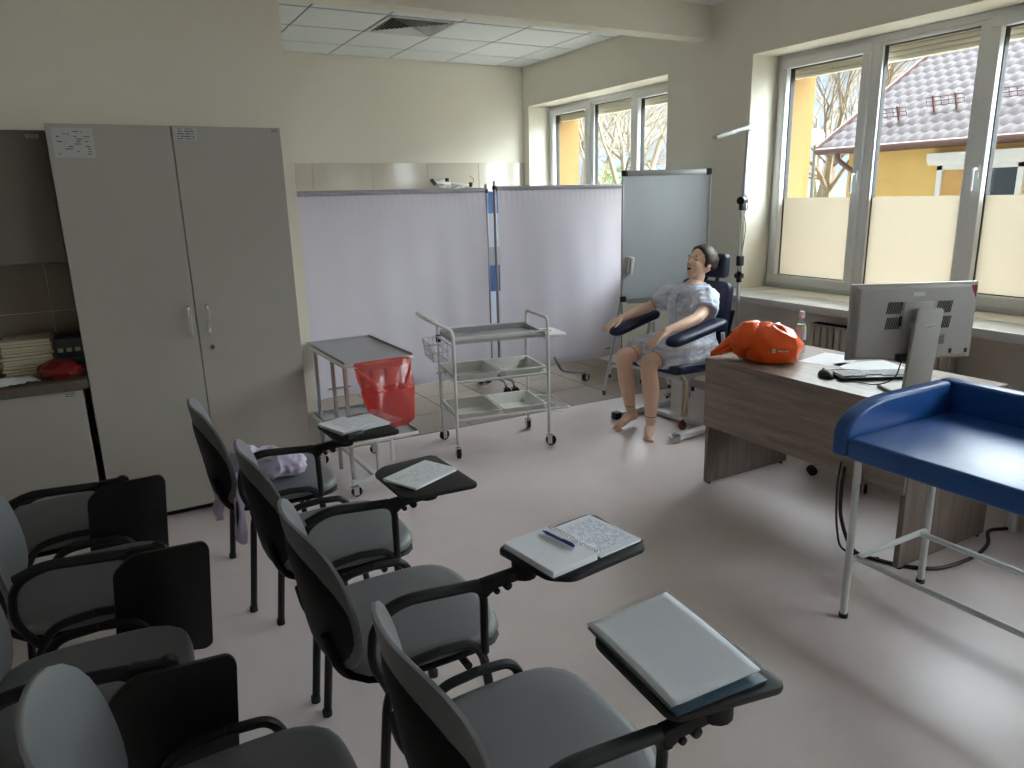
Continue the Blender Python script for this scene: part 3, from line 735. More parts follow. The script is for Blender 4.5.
def fll(x, y, z): return inv @ (V(x, y, 0)-V((A.x+B.x)/2, (A.y+B.y)/2, 0)) + V(0, 0, z)
for p, q in (((-h+.10, .03, 1.3), fll(3.48, 4.73, .02)), ((h-.10, .03, 1.3), fll(4.17, 4.42, .02)), ((0, .05, 1.5), fll(3.98, 4.86, .02))):
    MB().cyl(p, q, .011, 10).build('leg', M_alu, fl)
    MB().cyl(q-V(0, 0, .02), q+V(0, 0, .02), .014, 10).build('foot_cap', M_blackp, fl)
MB().span((-h+.06, .008, 1.28), (h-.06, .045, 1.33)).build('cross_bar', M_alu, fl, bevel=.004)
er = thing('board_eraser', 'white board eraser sticking to the flipchart board', 'eraser', A + ux*.07 + V(0, 0, 1.07), math.atan2(ux.y, ux.x))
R = Matrix.Rotation(.12, 3, 'Y')
MB().box((0, -.022, 0), (.05, .02, .14), M=R).build('body', M_white, er, bevel=.006)
MB().box((0, -.035, 0), (.018, .010, .12), M=R).build('grip', mat('eraser_grip', (170, 165, 165), .5), er, bevel=.003)

# ------------------------------------------------------------------ white instrument trolley
tr = thing('instrument_trolley', 'white tubular trolley with steel top and four white plastic trays', 'trolley', (2.16, 4.17, 0), math.radians(-9.6))
W2, D2 = .315, .195
for sx in (-1, 1):
    for sy in (-1, 1):
        zt = .80 if sx < 0 else .76
        MB().cyl((sx*W2, sy*D2, .09), (sx*W2, sy*D2, zt), .011, 10).build('post', M_white, tr)
        castor(tr, sx*W2, sy*D2, 0, .036, rz=.6*sx+sy)
MB().tube(fillet([(W2, -D2, .76), (W2, -D2, .86), (W2, D2, .86), (W2, D2, .76)], .06), .011, 10).build('side_loop', M_white, tr)
MB().tube(fillet([(-W2, -D2, .79), (-W2-.01, -D2, .83), (-W2-.14, -D2, .90), (-W2-.14, D2, .90), (-W2-.01, D2, .83), (-W2, D2, .79)], .04), .011, 10).build('push_handle', M_white, tr)
MB().cyl((-W2-.14, -D2+.06, .90), (-W2-.14, D2-.06, .90), .016, 12).build('handle_grip', M_white, tr)
# top steel tray with rim, guard rails
tp = MB().span((-W2+.012, -D2+.008, .738), (W2-.012, D2-.008, .744))
for a, b in (((-W2+.012, -D2+.008, .744), (W2-.012, -D2+.012, .758)), ((-W2+.012, D2-.012, .744), (W2-.012, D2-.008, .775)), ((-W2+.012, -D2+.012, .744), (-W2+.016, D2-.012, .768)), ((W2-.016, -D2+.012, .744), (W2-.012, D2-.012, .768))): tp.span(a, b)
tp.build('steel_top', M_steel, tr, smooth=False)
for sy in (-1, 1):
    MB().cyl((-W2, sy*D2, .778), (W2, sy*D2, .778), .006, 8).build('guard_rail', M_white, tr)
    for zz in (.50, .25): MB().cyl((-W2, sy*D2, zz), (W2, sy*D2, zz), .007, 8).build('shelf_rail', M_white, tr)
for sx in (-1, 1):
    for zz in (.725, .50, .25): MB().cyl((sx*W2, -D2, zz), (sx*W2, D2, zz), .007, 8).build('end_rail', M_white, tr)
M_tray = mat('white_plastic_tray', (212, 211, 204), .4, var=.015)
def tray(cx, cz):
    w, d = W2-.006, D2*2-.006; t = MB()
    def ring(a, b, z): return [V(cx+p[0], p[1], cz+z) for p in rrect(a, b, .015, 4)]
    t.rings([ring(w-.075, d-.10, -.062), ring(w-.02, d-.02, 0), ring(w, d, .001), ring(w, d, .006), ring(w-.024, d-.026, .005), ring(w-.085, d-.11, -.057)])
    t.build('plastic_tray', M_tray, tr)
for zz in (.535, .283):
    for cx in (-W2/2, W2/2): tray(cx, zz)
# folding side plate, lower bag ring, wire basket
sp = MB().prism(rrect(.14, .26, .02), .715, .735, Matrix.Translation((W2+.095, 0, 0))).build('side_plate', M_white, tr, bevel=.004)
MB().prism(rrect(.05, .09, .02), .7355, .737, Matrix.Translation((W2+.085, .03, 0))).build('plate_recess', mat('recess_grey', (120, 120, 120), .6), sp, smooth=False)
MB().bar((W2+.01, 0, .705), (W2+.13, 0, .705), .04, .014).build('plate_bracket', M_white, tr)
MB().tube(fillet([(W2, -D2+.02, .255), (W2+.17, -D2+.02, .235), (W2+.17, D2-.02, .235), (W2, D2-.02, .255)], .04), .006, 8).build('bag_ring', M_white, tr)
MB().tube(fillet([(W2, -D2+.05, .225), (W2+.14, -D2+.05, .205), (W2+.14, D2-.05, .205), (W2, D2-.05, .225)], .04), .005, 8).build('bag_ring', M_white, tr)
wbk = MB()
def br(z, s): return [(-W2-.012-.11*s, -.13*s+.02, z), (-W2-.012, -.13*s+.02, z), (-W2-.012, .13*s+.02, z), (-W2-.012-.11*s, .13*s+.02, z)]
for z, s in ((.735, 1), (.68, .93), (.62, .86)): wbk.tube(fillet(br(z, s), .02, closed=True), .003, 6, closed=True)
for k in range(7):
    y = -.12+.24*k/6
    wbk.tube([(-W2-.122, y+.02, .735), (-W2-.105, y*.86+.02, .62), (-W2-.014, y*.86+.02, .62)], .0022, 5)
for k in range(4):
    x = -W2-.015-.1*k/3
    for s in (-1, 1): wbk.tube([(x, .02+s*.13, .735), (x+.008*k/3, .02+s*.112, .62)], .0022, 5)
wbk.build('wire_basket', M_chrome, tr)
MB().box((-W2, D2-.001, .715), (.03, .03, .05)).build('clamp', M_blackp, tr, bevel=.004)
MB().cyl((W2-.02, 0, .19), (W2-.02, 0, .21), .015, 10).cyl((W2-.02, -.06, .2), (W2-.02, .06, .2), .006, 8).build('brake_knob', M_blackp, tr)

# ------------------------------------------------------------------ steel two-shelf trolley with red bag
stt = thing('steel_trolley', 'steel two-shelf trolley next to the partition wall with a red bag hung on it', 'trolley', (1.236, 4.112, 0), .03)
def shelf(z, nm):
    s = MB().span((-.195, -.345, z-.004), (.195, .345, z))
    for a, b in (((-.2, -.35, z-.02), (-.195, .35, z+.014)), ((.195, -.35, z-.02), (.2, .35, z+.014)), ((-.195, -.35, z-.02), (.195, -.345, z+.002)), ((-.195, .345, z-.02), (.195, .35, z+.014))): s.span(a, b)
    o = s.build(nm, M_steel, stt, smooth=False)
    r = MB()
    r.tube(fillet([(-.2, -.35, z-.012), (.2, -.35, z-.012), (.2, .35, z-.012), (-.2, .35, z-.012)], .015, closed=True), .011, 8, closed=True)
    r.build('shelf_frame', M_white, stt)
shelf(.77, 'top_shelf'); shelf(.325, 'lower_shelf')
for x, y in ((-.185, -.31), (-.185, -.09), (-.03, -.30), (.12, -.13), (-.17, .30), (.12, .30)):
    MB().span((x-.010, y-.010, .09), (x+.010, y+.010, .76)).build('post', M_white if y < -.1 and x > -.1 else M_alu, stt, bevel=.003)
MB().span((-.2, -.345, .075), (.05, -.305, .10)).build('foot_bar', M_white, stt, bevel=.004)
MB().span((-.2, .28, .075), (.16, .32, .10)).build('foot_bar', M_white, stt, bevel=.004)
MB().span((-.065, -.305, .077), (-.035, .28, .098)).build('foot_link', M_white, stt, bevel=.004)
for x, y in ((-.19, -.325), (.04, -.325), (-.19, .30), (.15, .30)): castor(stt, x, y, 0, .03)
MB().tube(fillet([(-.155, -.35, .757), (-.155, -.42, .757), (.155, -.42, .757), (.155, -.35, .757)], .02), .005, 8).build('bag_hoop', M_chrome, stt)

# red waste bag (hangs from the trolley hoop)
M_redbag = film('red_plastic_film', (242, 152, 146), .9, .62, .05, .2, .45)
rbag = thing('red_waste_bag', 'translucent red plastic waste bag hanging from the steel trolley', 'bag', (1.236, 4.112, 0), .03)
def bagf(u, v):
    a = u*2*PI
    # hoop: half-width .155, half-depth .03 at top, pouch below
    w = .155*(1-.30*v**1.2) ; d = .030+.055*math.sin(min(1, v*1.1)*PI*.62)
    c, s_ = math.cos(a), math.sin(a)
    sq = (abs(c)**4+abs(s_)**4)**-.25
    wr = .010*noise.noise(V(c*3, s_*3, v*4))*min(1, v*3) + .006*math.sin(a*9+v*5)*min(1, v*4)*(1-v*.5)
    x = .0+.045*v + c*sq*(w+wr); y = -.395 - .012*v + s_*sq*(d+wr)
    z = .768 - v*.36
    if v > .9: x = .045+(x-.045)*(1-(v-.9)*3.5); y = -.41+(y+.41)*(1-(v-.9)*3.5)
    return V(x, y, z)
M_redthin = film('red_thin_film', (246, 168, 162), .9, .80, .05, .18, .4)
M_redthick = film('red_thick_film', (232, 106, 100), .9, .34, .07, .22, .45)
MB().grid(64, 10, lambda u, v: bagf(u, v*.42)).build('bag_top', M_redthin, rbag)
MB().grid(64, 16, lambda u, v: bagf(u, .42+v*.58)).build('bag_body', M_redthick, rbag)
MB().grid(64, 3, lambda u, v: bagf(u, v*.09) + V(.004*math.cos(u*2*PI), .004*math.sin(u*2*PI)-.002, .006)).build('folded_rim', M_redbag, rbag)
def fold(x0, x1, s): return MB().grid(14, 4, lambda u, v: V(x0+(x1-x0)*u+.012*math.sin(u*3), -.43-.028*math.sin(u*PI*.5)-.012*math.sin(v*PI), .755-.19*u-.05*v*(1-.4*u)))
fold(-.15, .03, 1).build('fold', M_redthick, rbag); fold(.15, .03, -1).build('fold', M_redthick, rbag)
# ------------------------------------------------------------------ desk
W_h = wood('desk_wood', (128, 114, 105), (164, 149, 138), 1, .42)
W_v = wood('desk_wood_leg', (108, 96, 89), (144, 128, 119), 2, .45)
dk = thing('desk', 'grey oak laminate desk carrying the monitor and the orange bag', 'desk', (3.15, 2.285, 0))
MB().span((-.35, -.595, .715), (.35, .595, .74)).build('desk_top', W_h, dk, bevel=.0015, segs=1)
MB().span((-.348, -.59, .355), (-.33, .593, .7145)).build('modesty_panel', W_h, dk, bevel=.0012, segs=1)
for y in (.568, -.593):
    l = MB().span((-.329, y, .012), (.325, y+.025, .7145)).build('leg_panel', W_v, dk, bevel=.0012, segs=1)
    for x in (-.30, .29): MB().cyl((x, y+.0125, 0), (x, y+.0125, .012), .012, 10).build('glide', M_blackp, l)

# orange bag
def remesh(o, vox, it=6, fac=.5):
    r = o.modifiers.new('remesh', 'REMESH'); r.mode = 'VOXEL'; r.voxel_size = vox; r.use_smooth_shade = True
    if it:
        s = o.modifiers.new('smooth', 'SMOOTH'); s.iterations = it; s.factor = fac
M_orange = mat('orange_plastic', (252, 92, 20), .3, var=.12, scale=9, spec=.5, bump=.7, bscale=16)
def crumple(p, s, seed):
    r = 1-abs(noise.noise(p*s+V(seed, 0, 0)))*2
    return r
ob = thing('orange_plastic_bag', 'bright orange plastic carrier bag lying full on the desk corner', 'bag', (3.0, 2.68, .74))
def facets(c, r, n, m, seed, jit, parent, nm, pinch=None):
    rnd = random.Random(seed); bl = MB().ball((0, 0, 0), 1, n, m); out = []
    for p in bl.v:
        k = 1 + rnd.uniform(-jit, jit) + .10*noise.noise(p*1.4+V(seed, 0, 0))
        q = V(c[0]+p.x*r[0]*k, c[1]+p.y*r[1]*k, c[2]+p.z*r[2]*k)
        if pinch: q = pinch(q)
        q.z = max(.004, q.z); out.append(q)
    bl.v = out
    tri = []
    for f in bl.f: tri += [f] if len(f) == 3 else ([(f[0], f[1], f[2]), (f[0], f[2], f[3])] if rnd.random() < .5 else [(f[1], f[2], f[3]), (f[1], f[3], f[0])])
    bl.f = tri
    o = bl.build(nm, M_orange, parent, angle=24, bevel=.0035, segs=2)
    return o
facets((.025, -.05, .075), (.145, .160, .125), 16, 9, 4, .075, ob, 'bag_body')
facets((-.03, .05, .105), (.115, .095, .105), 12, 7, 8, .075, ob, 'bag_fold')
# drawn-out neck and handles towards the desk corner
def neck(u, v):
    a = 2*PI*v; t = u
    c = V(.0, .03, .125).lerp(V(-.185, .178, .022), t); c.z += .035*math.sin(PI*t)*(1-t)
    r = .085*(1-t)**1.3+.016+.012*math.sin(PI*t)
    k = 1+.22*math.sin(a*5+t*2)*(.3+.7*t)+.10*math.sin(a*11+3*t)
    return V(c.x+r*k*math.cos(a)*.55, c.y+r*k*math.cos(a)*.65, max(.003, c.z+r*k*math.sin(a)*.75))
MB().grid(14, 44, neck).build('bag_neck', M_orange, ob, angle=60)
lg = MB().box((0, 0, 0), (.003, .016, .022)).box((0, -.035, .0), (.003, .03, .007)).box((0, -.062, .001), (.003, .018, .006))
pd = bpy.data.objects.new('white_print', lg.mesh('white_print', smooth=False)); COL.objects.link(pd); pd.data.materials.append(M_white)
pd.parent = ob; pd.location = (-.088, -.165, .085); pd.rotation_euler = (0, .25, .62)

# bottle
bo = thing('water_bottle', 'small clear plastic bottle with pale label behind the orange bag', 'bottle', (3.305, 2.68, .74))
M_pet = glassy('clear_pet', (.80, .88, .92), .10, .05)
MB().lathe([(.026, 0), (.029, .006), (.029, .05), (.0265, .06), (.029, .07), (.029, .135), (.022, .165), (.013, .185), (.013, .20)], 20).build('bottle_body', M_pet, bo)
MB().lathe([(.0297, .075), (.0297, .135)], 20).build('label', mat('bottle_label', (176, 198, 214), .4, var=.2, scale=60), bo)
MB().lathe([(.0297, .136), (.0235, .158)], 20).build('yellow_green_label', mat('bottle_label2', (176, 190, 150), .4, var=.4, scale=70), bo)
MB().lathe([(.015, .193), (.016, .197), (.016, .222), (.012, .23)], 16).build('cap', M_white, bo)

# monitor, seen from behind
mo = thing('computer_monitor', 'light grey computer monitor seen from behind on the desk', 'monitor', (3.05, 1.895, .74), math.radians(-26.7))
M_mon = mat('monitor_grey', (176, 173, 168), .5, var=.015)
M_slot = mat('vent_slot', (48, 48, 50), .7)
def wedge(m, x0, x1, z0, z1, y0, y1, ins):
    m.add([V(x0, y1, z0), V(x1, y1, z0), V(x1, y1, z1), V(x0, y1, z1), V(x0+ins, y0, z0+ins), V(x1-ins, y0, z0+ins), V(x1-ins, y0, z1-ins), V(x0+ins, y0, z1-ins)], [(0, 1, 2, 3), (7, 6, 5, 4), (0, 4, 5, 1), (1, 5, 6, 2), (2, 6, 7, 3), (3, 7, 4, 0)]); return m
MB().span((-.278, 0, .14), (.278, .022, .474)).build('bezel_frame', M_mon, mo, bevel=.004)
sh = wedge(MB(), -.262, .262, .146, .466, -.022, 0, .012).build('back_shell', M_mon, mo, bevel=.004)
MB().span((-.265, .0222, .152), (.265, .0235, .462)).build('screen', mat('dark_screen', (12, 13, 15), .1), mo, smooth=False)
MB().span((-.055, -.028, .255), (.075, -.0222, .395)).build('mount_plate', M_mon, sh, bevel=.002)
for (x0, z0) in ((-.135, .345), (-.135, .278), (.085, .345), (.085, .278)):
    for k in range(9):
        MB().bar((x0+.004+k*.0075, -.0225, z0), (x0+.012+k*.0075, -.0225, z0+.052), .004, .0018, up=(0, 1, 0)).build('vent_slot', M_slot, sh, smooth=False)
for z in (.388, .368): MB().cyl((-.066, -.0215, z), (-.066, -.0235, z), .004, 10).build('port', M_slot, sh)
MB().span((-.072, -.0235, .29), (-.060, -.0218, .335)).build('port', M_slot, sh, smooth=False)
MB().span((-.02, -.0237, .42), (.03, -.022, .436)).build('pale_sticker', M_white, sh, smooth=False)
MB().prism([(.232, .46), (.258, .462), (.257, .405)], 0, .0015, Matrix(((1, 0, 0, 0), (0, 0, 1, -.0237), (0, 1, 0, 0), (0, 0, 0, 1)))).build('red_sticker', mat('red_sticker', (150, 24, 26), .5), sh, smooth=False)
MB().span((.10, -.0237, .205), (.14, -.022, .25)).build('rating_label', printed('rating_print', (150, 148, 144), (60, 60, 60), 7, 4, .65, ax=(0, 2)), sh, smooth=False)
for x in (.165, .235): MB().span((x, -.0237, .165), (x+.013, -.022, .185)).build('small_label', M_slot, sh, smooth=False)
# stand
cs = MB().prism(rrect(.115, .36, .012), -.012, .012, Matrix.Translation((.022, -.062, .19)) @ Matrix(((1, 0, 0, 0), (0, 0, 1, 0), (0, 1, 0, 0), (0, 0, 0, 1))))
cs.v = [V(p.x+(p.z-.19)*.10, p.y+(p.z-.19)*.06, p.z) for p in cs.v]
sc = cs.build('stand_column', M_mon, mo, bevel=.003)
MB().cyl((.0, -.062, .30), (.0, -.02, .30), .028, 18).build('hinge', M_mon, mo)
lp1 = [(.033+.011*math.cos(a)*1.0, -.0765+.003, .292+.009*math.sin(a)) for a in [2*PI*k/16 for k in range(16)]]
MB().tube(lp1, .0016, 5, closed=True).tube([(p[0]+.021, p[1], p[2]+.004) for p in lp1], .0016, 5, closed=True).build('emblem', M_white, sc)
MB().prism(rrect(.24, .2, .03), 0, .014, Matrix.Translation((.02, -.03, .0))).build('base', M_mon, mo, bevel=.004)
MB().box((-.04, -.04, .155), (.075, .03, .03)).build('cable_plug', M_blackp, mo, bevel=.004)
MB().tube(smooth_path([(-.05, -.04, .145), (-.07, -.03, .06), (-.10, .05, .012), (-.14, .12, .006), (-.16, .19, .006)]), .0028, 6).build('cable', M_blackp, mo)

# keyboard, mouse, papers
kb = thing('keyboard', 'black keyboard with pale keys under the monitor', 'keyboard', (3.148, 2.098, .74), math.radians(-28))
MB().box((0, 0, .010), (.40, .135, .016)).build('case', M_blackp, kb, bevel=.004)
km = boxmesh('key', (.0165, .0165, .007), mat('pale_key', (180, 182, 184), .5), .0015)
for r in range(5):
    for c in range(20):
        if r == 0 and 5 < c < 10: continue
        inst('key', km, kb, (-.183+c*.0192, -.045+r*.0215, .0215))
ms = thing('computer_mouse', 'black computer mouse left of the keyboard', 'mouse', (2.957, 2.235, .74), math.radians(-30))
b = MB().ball((0, 0, 0), (.032, .055, .034), 20, 12); b.v = [V(p.x, p.y, max(0, p.z+.004)) for p in b.v]; b.build('shell', M_blackp, ms)
MB().lathe([(.006, -.004), (.009, -.002), (.009, .002), (.006, .004)], 12, (0, .028, .030), Matrix.Rotation(PI/2, 3, 'Y')).build('scroll_wheel', M_rubber, ms)
MB().tube(smooth_path([(0, .054, .012), (.02, .10, .004), (.12, .13, .003), (.24, .10, .003)]), .002, 6).build('cable', M_blackp, ms)
for (x, y, a, w_, h_, lb, mt) in ((3.285, 2.46, .20, .30, .21, 'white paper sheet on the desk next to the bottle', M_paper), (3.31, 2.25, -.35, .297, .21, 'white paper sheet on the desk behind the keyboard', M_paper)):
    o = MB().span((-w_/2, -h_/2, .0004), (w_/2, h_/2, .0018)).build('paper_sheet', mt, smooth=False); o.location = (x, y, .74); o.rotation_euler = (0, 0, a)
    tag(o, lb, 'paper', 'papers on the desk')

# cables hanging behind the desk down to the floor
o = MB().tube(smooth_path([(2.80-.01, 1.97, .40), (2.775, 1.965, .30), (2.772, 1.95, .16), (2.78, 1.88, .03), (2.83, 1.78, .009), (2.90, 1.66, .009), (3.0, 1.60, .009), (3.2, 1.585, .009), (3.38, 1.62, .009), (3.52, 1.69, .009), (3.62, 1.66, .009)], 8), .0085, 8).build('power_cable', M_blackp)
tag(o, 'thick black cable running down the desk front and along the floor', 'cable')
o = MB().tube(smooth_path([(2.785, 1.985, .42), (2.765, 1.98, .33), (2.76, 1.972, .22), (2.765, 1.96, .10), (2.77, 1.93, .02), (2.80, 1.84, .006), (2.85, 1.80, .006)], 8), .005, 8).build('thin_cable', M_blackp)
tag(o, 'thin black cable hanging in front of the desk', 'cable')

# white low cabinet on short feet beyond the changing table
lc = thing('low_cabinet', 'white low cabinet on a short round foot behind the blue changing table', 'cabinet', (3.80, 1.40, 0))
MB().span((-.2, -.3, .10), (.2, .3, .60)).build('body', M_white, lc, bevel=.004)
for y in (-.146, .146): MB().span((-.214, y-.142, .11), (-.2005, y+.142, .59)).build('door', M_white, lc, bevel=.003)
for x in (-.16, .16):
    for y in (-.25, .25): MB().cyl((x, y, 0), (x, y, .10), .024, 16).build('foot', M_white, lc)

# swivel stool under the desk
so = thing('swivel_stool', 'black swivel stool on five castors under the desk', 'stool', (3.665, 2.475, 0))
for k in range(5):
    a = math.radians(144.5+72*k); c, s = math.cos(a), math.sin(a)
    MB().bar((0, 0, .10), (.27*c, .27*s, .075), .035, .026).build('base_arm', M_blackp, so, bevel=.006)
    w_ = MB()
    for q in (-.014, .014): w_.lathe([(.02, -.008), (.027, -.006), (.027, .006), (.02, .008)], 14, (.278*c-s*q, .278*s+c*q, .027), Matrix.Rotation(a, 3, 'Z') @ Matrix.Rotation(PI/2, 3, 'X'))
    w_.build('castor', M_rubber, so)
MB().cyl((0, 0, .06), (0, 0, .44), .025, 14).build('gas_lift', M_blackp, so)
MB().lathe([(.12, .44), (.19, .445), (.2, .46), (.2, .49), (.18, .505), (.05, .51)], 28).build('seat', mat('black_vinyl', (26, 26, 28), .5), so)

# ------------------------------------------------------------------ blue baby changing table
M_blue = mat('blue_vinyl', (28, 78, 146), .36, var=.05, scale=12, bump=.06, bscale=30, spec=.5)
ct = thing('changing_table', 'blue padded changing table with raised rims on white tubular legs', 'changing table', (2.62, 1.2, 0))
X0, X1, Y0, Y1 = 2.262-2.62, 2.965-2.62, .72-1.2, 1.662-1.2
MB().span((X0, Y0, .662), (X1-.075, Y1-.065, .742)).build('mattress', M_blue, ct, bevel=.014, segs=4)
pr = [(X0, .662), (X1-.076, .662), (X1-.076, .86)]
for k in range(11):
    t = k/10; a = PI/2*t
    pr.append((X0+.26-.26*math.sin(a), .745+.115*math.cos(a)**.9 if k < 10 else .745))
er_ = MB().prism(pr, Y1-.064, Y1, Matrix(((1, 0, 0, 0), (0, 0, 1, 0), (0, 1, 0, 0), (0, 0, 0, 1)))).build('end_rim', M_blue, ct, bevel=.016, segs=4)
MB().span((X1-.0745, Y0, .662), (X1, Y1, .86)).build('back_rim', M_blue, ct, bevel=.016, segs=4)
MB().prism([(p[0], p[1]) for p in pr], Y0-.064, Y0-.001, Matrix(((1, 0, 0, 0), (0, 0, 1, 0), (0, 1, 0, 0), (0, 0, 0, 1)))).build('end_rim', M_blue, ct, bevel=.016, segs=4)
for x in (2.322, 2.815):
    for y in (1.585, .82):
        l = MB().cyl((x-2.62, y-1.2, .015), (x-2.62, y-1.2, .661), .0135, 12).build('leg', M_white, ct)
        MB().cyl((x-2.62, y-1.2, 0), (x-2.62, y-1.2, .018), .017, 12).build('foot_cap', M_blackp, l)
for y in (1.585, .82):
    MB().cyl((2.322-2.62, y-1.2, .24), (2.815-2.62, y-1.2, .24), .0115, 10).build('cross_tube', M_white, ct)
    MB().cyl((2.322-2.62, y-1.2, .648), (2.815-2.62, y-1.2, .648), .0115, 10).build('cross_tube', M_white, ct)
for x in (2.365, 2.765):
    MB().cyl((x-2.62, 1.585-1.2, .24), (x-2.62, .82-1.2, .24), .0115, 10).build('long_tube', M_white, ct)

# ------------------------------------------------------------------ radiator under the near window
rd = thing('radiator', 'cream panel radiator under the near window sill', 'radiator', (4.15, 2.78, 0))
M_rad = mat('radiator_enamel', (196, 188, 172), .4)
for k in range(19):
    y = -.46+k*.05
    MB().span((-.05, y, .16), (-.03, y+.038, .73)).build('panel_rib', M_rad, rd, bevel=.008)
MB().span((-.034, -.47, .15), (.03, .49, .74)).build('panel', M_rad, rd, bevel=.006)
g = MB()
for k in range(32): g.span((-.03, -.45+k*.029, .741), (.028, -.436+k*.029, .746))
g.build('top_grille', M_slot, rd, smooth=False)
for y in (-.35, .37): MB().span((.03, y-.02, .3), (.118, y+.02, .34)).build('wall_bracket', M_rad, rd)
for y in (.44,): MB().cyl((0, y, 0), (0, y, .16), .011, 10).build('pipe', M_rad, rd)
# ------------------------------------------------------------------ blood-donor chair
M_navy = mat('navy_vinyl', (24, 34, 66), .42, var=.06, scale=10)
RA = math.radians(6)
dc = thing('donor_chair', 'navy padded donor chair with armrests on white base rails', 'chair', (3.5, 3.86, 0), RA)
iR = Matrix.Rotation(-RA, 3, 'Z')
def dl_(x, y, z): return iR @ V(x-3.5, y-3.86, 0) + V(0, 0, z)
def pad(w, l, t, r=.03):
    """rounded pad, length along x"""
    return MB().prism(rrect(l, w, r), -t/2, t/2)
def oriented(mb, c, xdir, up=(0, 0, 1)):
    x = Vector(xdir).normalized(); y = Vector(up).cross(x).normalized(); z = x.cross(y)
    return mb.xf(Matrix.Translation(c) @ Matrix((x, y, z)).transposed().to_4x4())
oriented(pad(.46, .50, .07, .05), V(-.02, 0, .445), (1, 0, -.04)).build('seat', M_navy, dc, bevel=.02, segs=4)
oriented(pad(.44, .52, .07, .06), V(.235, 0, .745), (.16, 0, 1), up=(-1, 0, .16)).build('backrest', M_navy, dc, bevel=.022, segs=4)
oriented(pad(.27, .17, .075, .035), V(.318, 0, 1.105), (.12, 0, 1), up=(-1, 0, .12)).build('headrest', M_navy, dc, bevel=.022, segs=4)
MB().bar((.30, -.05, .96), (.335, -.05, 1.08), .025, .01).bar((.30, .05, .96), (.335, .05, 1.08), .025, .01).build('headrest_bars', M_blackp, dc)
for s, zf, zr in ((-1, .682, .768), (1, .65, .752)):
    x0 = -.475 if s < 0 else -.36; x1 = .06 if s < 0 else .10
    pts = [(x0, zf), (x1, zr)]
    p = MB(); n = 18; rings = []
    for k in range(n+1):
        t = k/n; x = x0+(x1-x0)*t; z = zf+(zr-zf)*t
        e = min(1, t*7, (1-t)*9); e = math.sqrt(max(.02, 1-(1-e)**2))
        hw_, hh = (.058+.012*t)*e, .033*e
        rings.append([V(x, s*.325+hw_*math.copysign(abs(math.cos(a))**.7, math.cos(a)), z+hh*math.copysign(abs(math.sin(a))**.7, math.sin(a))) for a in [2*PI*q/20 for q in range(20)]])
    p.rings(rings); p.build('armrest', M_navy, dc, angle=60)
    MB().bar((x0+.06, s*.325, zf-.030), (x1-.02, s*.325, zr-.040), .03, .014).build('armrest_rail', M_white, dc, bevel=.003)
    MB().tube(fillet([(.06, s*.325, .69), (.10, s*.325, .42), (.10, s*.19, .385)], .04), .013, 10).build('armrest_tube', M_white, dc)
    # base rails
    a = dl_(3.18, 4.16 if s > 0 else 3.53, 0); 
    MB().span((a.x, s*.315-.028, .012), (a.x+.74, s*.315+.028, .052)).build('base_rail', M_white, dc, bevel=.006)
    MB().span((a.x-.05, s*.315-.03, .0), (a.x+.012, s*.315+.03, .056)).build('rail_end', M_blackp if s > 0 else M_chrome, dc, bevel=.01)
    MB().span((a.x+.66, s*.315-.032, .03), (a.x+.75, s*.315+.032, .075)).build('rail_end', M_blackp, dc, bevel=.01)
    castor(dc, a.x+.60, s*.38, 0, .032)
    MB().bar((a.x+.54, s*.36, .075), (a.x+.66, s*.40, .075), .03, .012).build('castor_arm', M_chrome, dc)
MB().span((-.02, -.34, .012), (.05, .34, .045)).build('base_cross', M_white, dc, bevel=.006)
MB().span((-.02, -.055, .045), (.06, .055, .36)).build('column', M_white, dc, bevel=.008)
MB().span((-.18, -.17, .36), (.18, .17, .405)).build('seat_frame', M_white, dc, bevel=.006)
MB().bar((.16, -.2, .40), (.16, .2, .40), .03, .03).build('hinge_bar', M_blackp, dc)
MB().tube(fillet([(.17, -.23, .42), (.24, -.23, .60), (.27, -.235, .66)], .03), .012, 8).build('back_lever', M_blackp, dc)
MB().bar((.20, -.20, .42), (.31, -.20, .80), .03, .02, up=(1, 0, 0)).bar((.20, .20, .42), (.31, .20, .80), .03, .02, up=(1, 0, 0)).build('back_stay', M_blackp, dc)

# ------------------------------------------------------------------ training mannequin
M_skin = mat('mannequin_skin', (232, 192, 168), .48, var=.05, scale=9)
M_hair = mat('brown_hair', (64, 46, 36), .55, var=.25, scale=40)
M_seam = mat('seam_dark', (96, 62, 48), .7)
mq = thing('training_mannequin', 'barefoot training mannequin in a pale blue dress reclining in the donor chair', 'mannequin', (3.58, 3.86, 0))
O = V(3.58, 3.86, 0)
def w_(p): return Vector(p)-O
bd = MB()
def limb(pts, rs, n=14, flat=1.0):
    P = smooth_path([w_(p) for p in pts], 6); R = []
    N = len(pts)
    for i in range(N-1):
        for k in range(6): t = k/6; R.append(rs[i]*(1-t)+rs[i+1]*t)
    R.append(rs[-1])
    bd.tube(P, R, n, flat=flat)
    bd.ball(P[0], R[0], 12, 8); bd.ball(P[-1], R[-1], 12, 8)
# legs
limb([(3.60, 3.95, .545), (3.34, 3.955, .545), (3.10, 3.955, .522)], [.088, .070, .054])
limb([(3.075, 3.955, .522), (3.085, 3.955, .46), (3.11, 3.96, .33), (3.135, 3.96, .20), (3.148, 3.955, .105)], [.054, .056, .058, .044, .034])
limb([(3.60, 3.77, .545), (3.36, 3.745, .545), (3.13, 3.72, .522)], [.088, .070, .056])
limb([(3.108, 3.72, .516), (3.105, 3.715, .45), (3.125, 3.715, .33), (3.125, 3.71, .20), (3.122, 3.705, .10)], [.055, .057, .059, .045, .035])
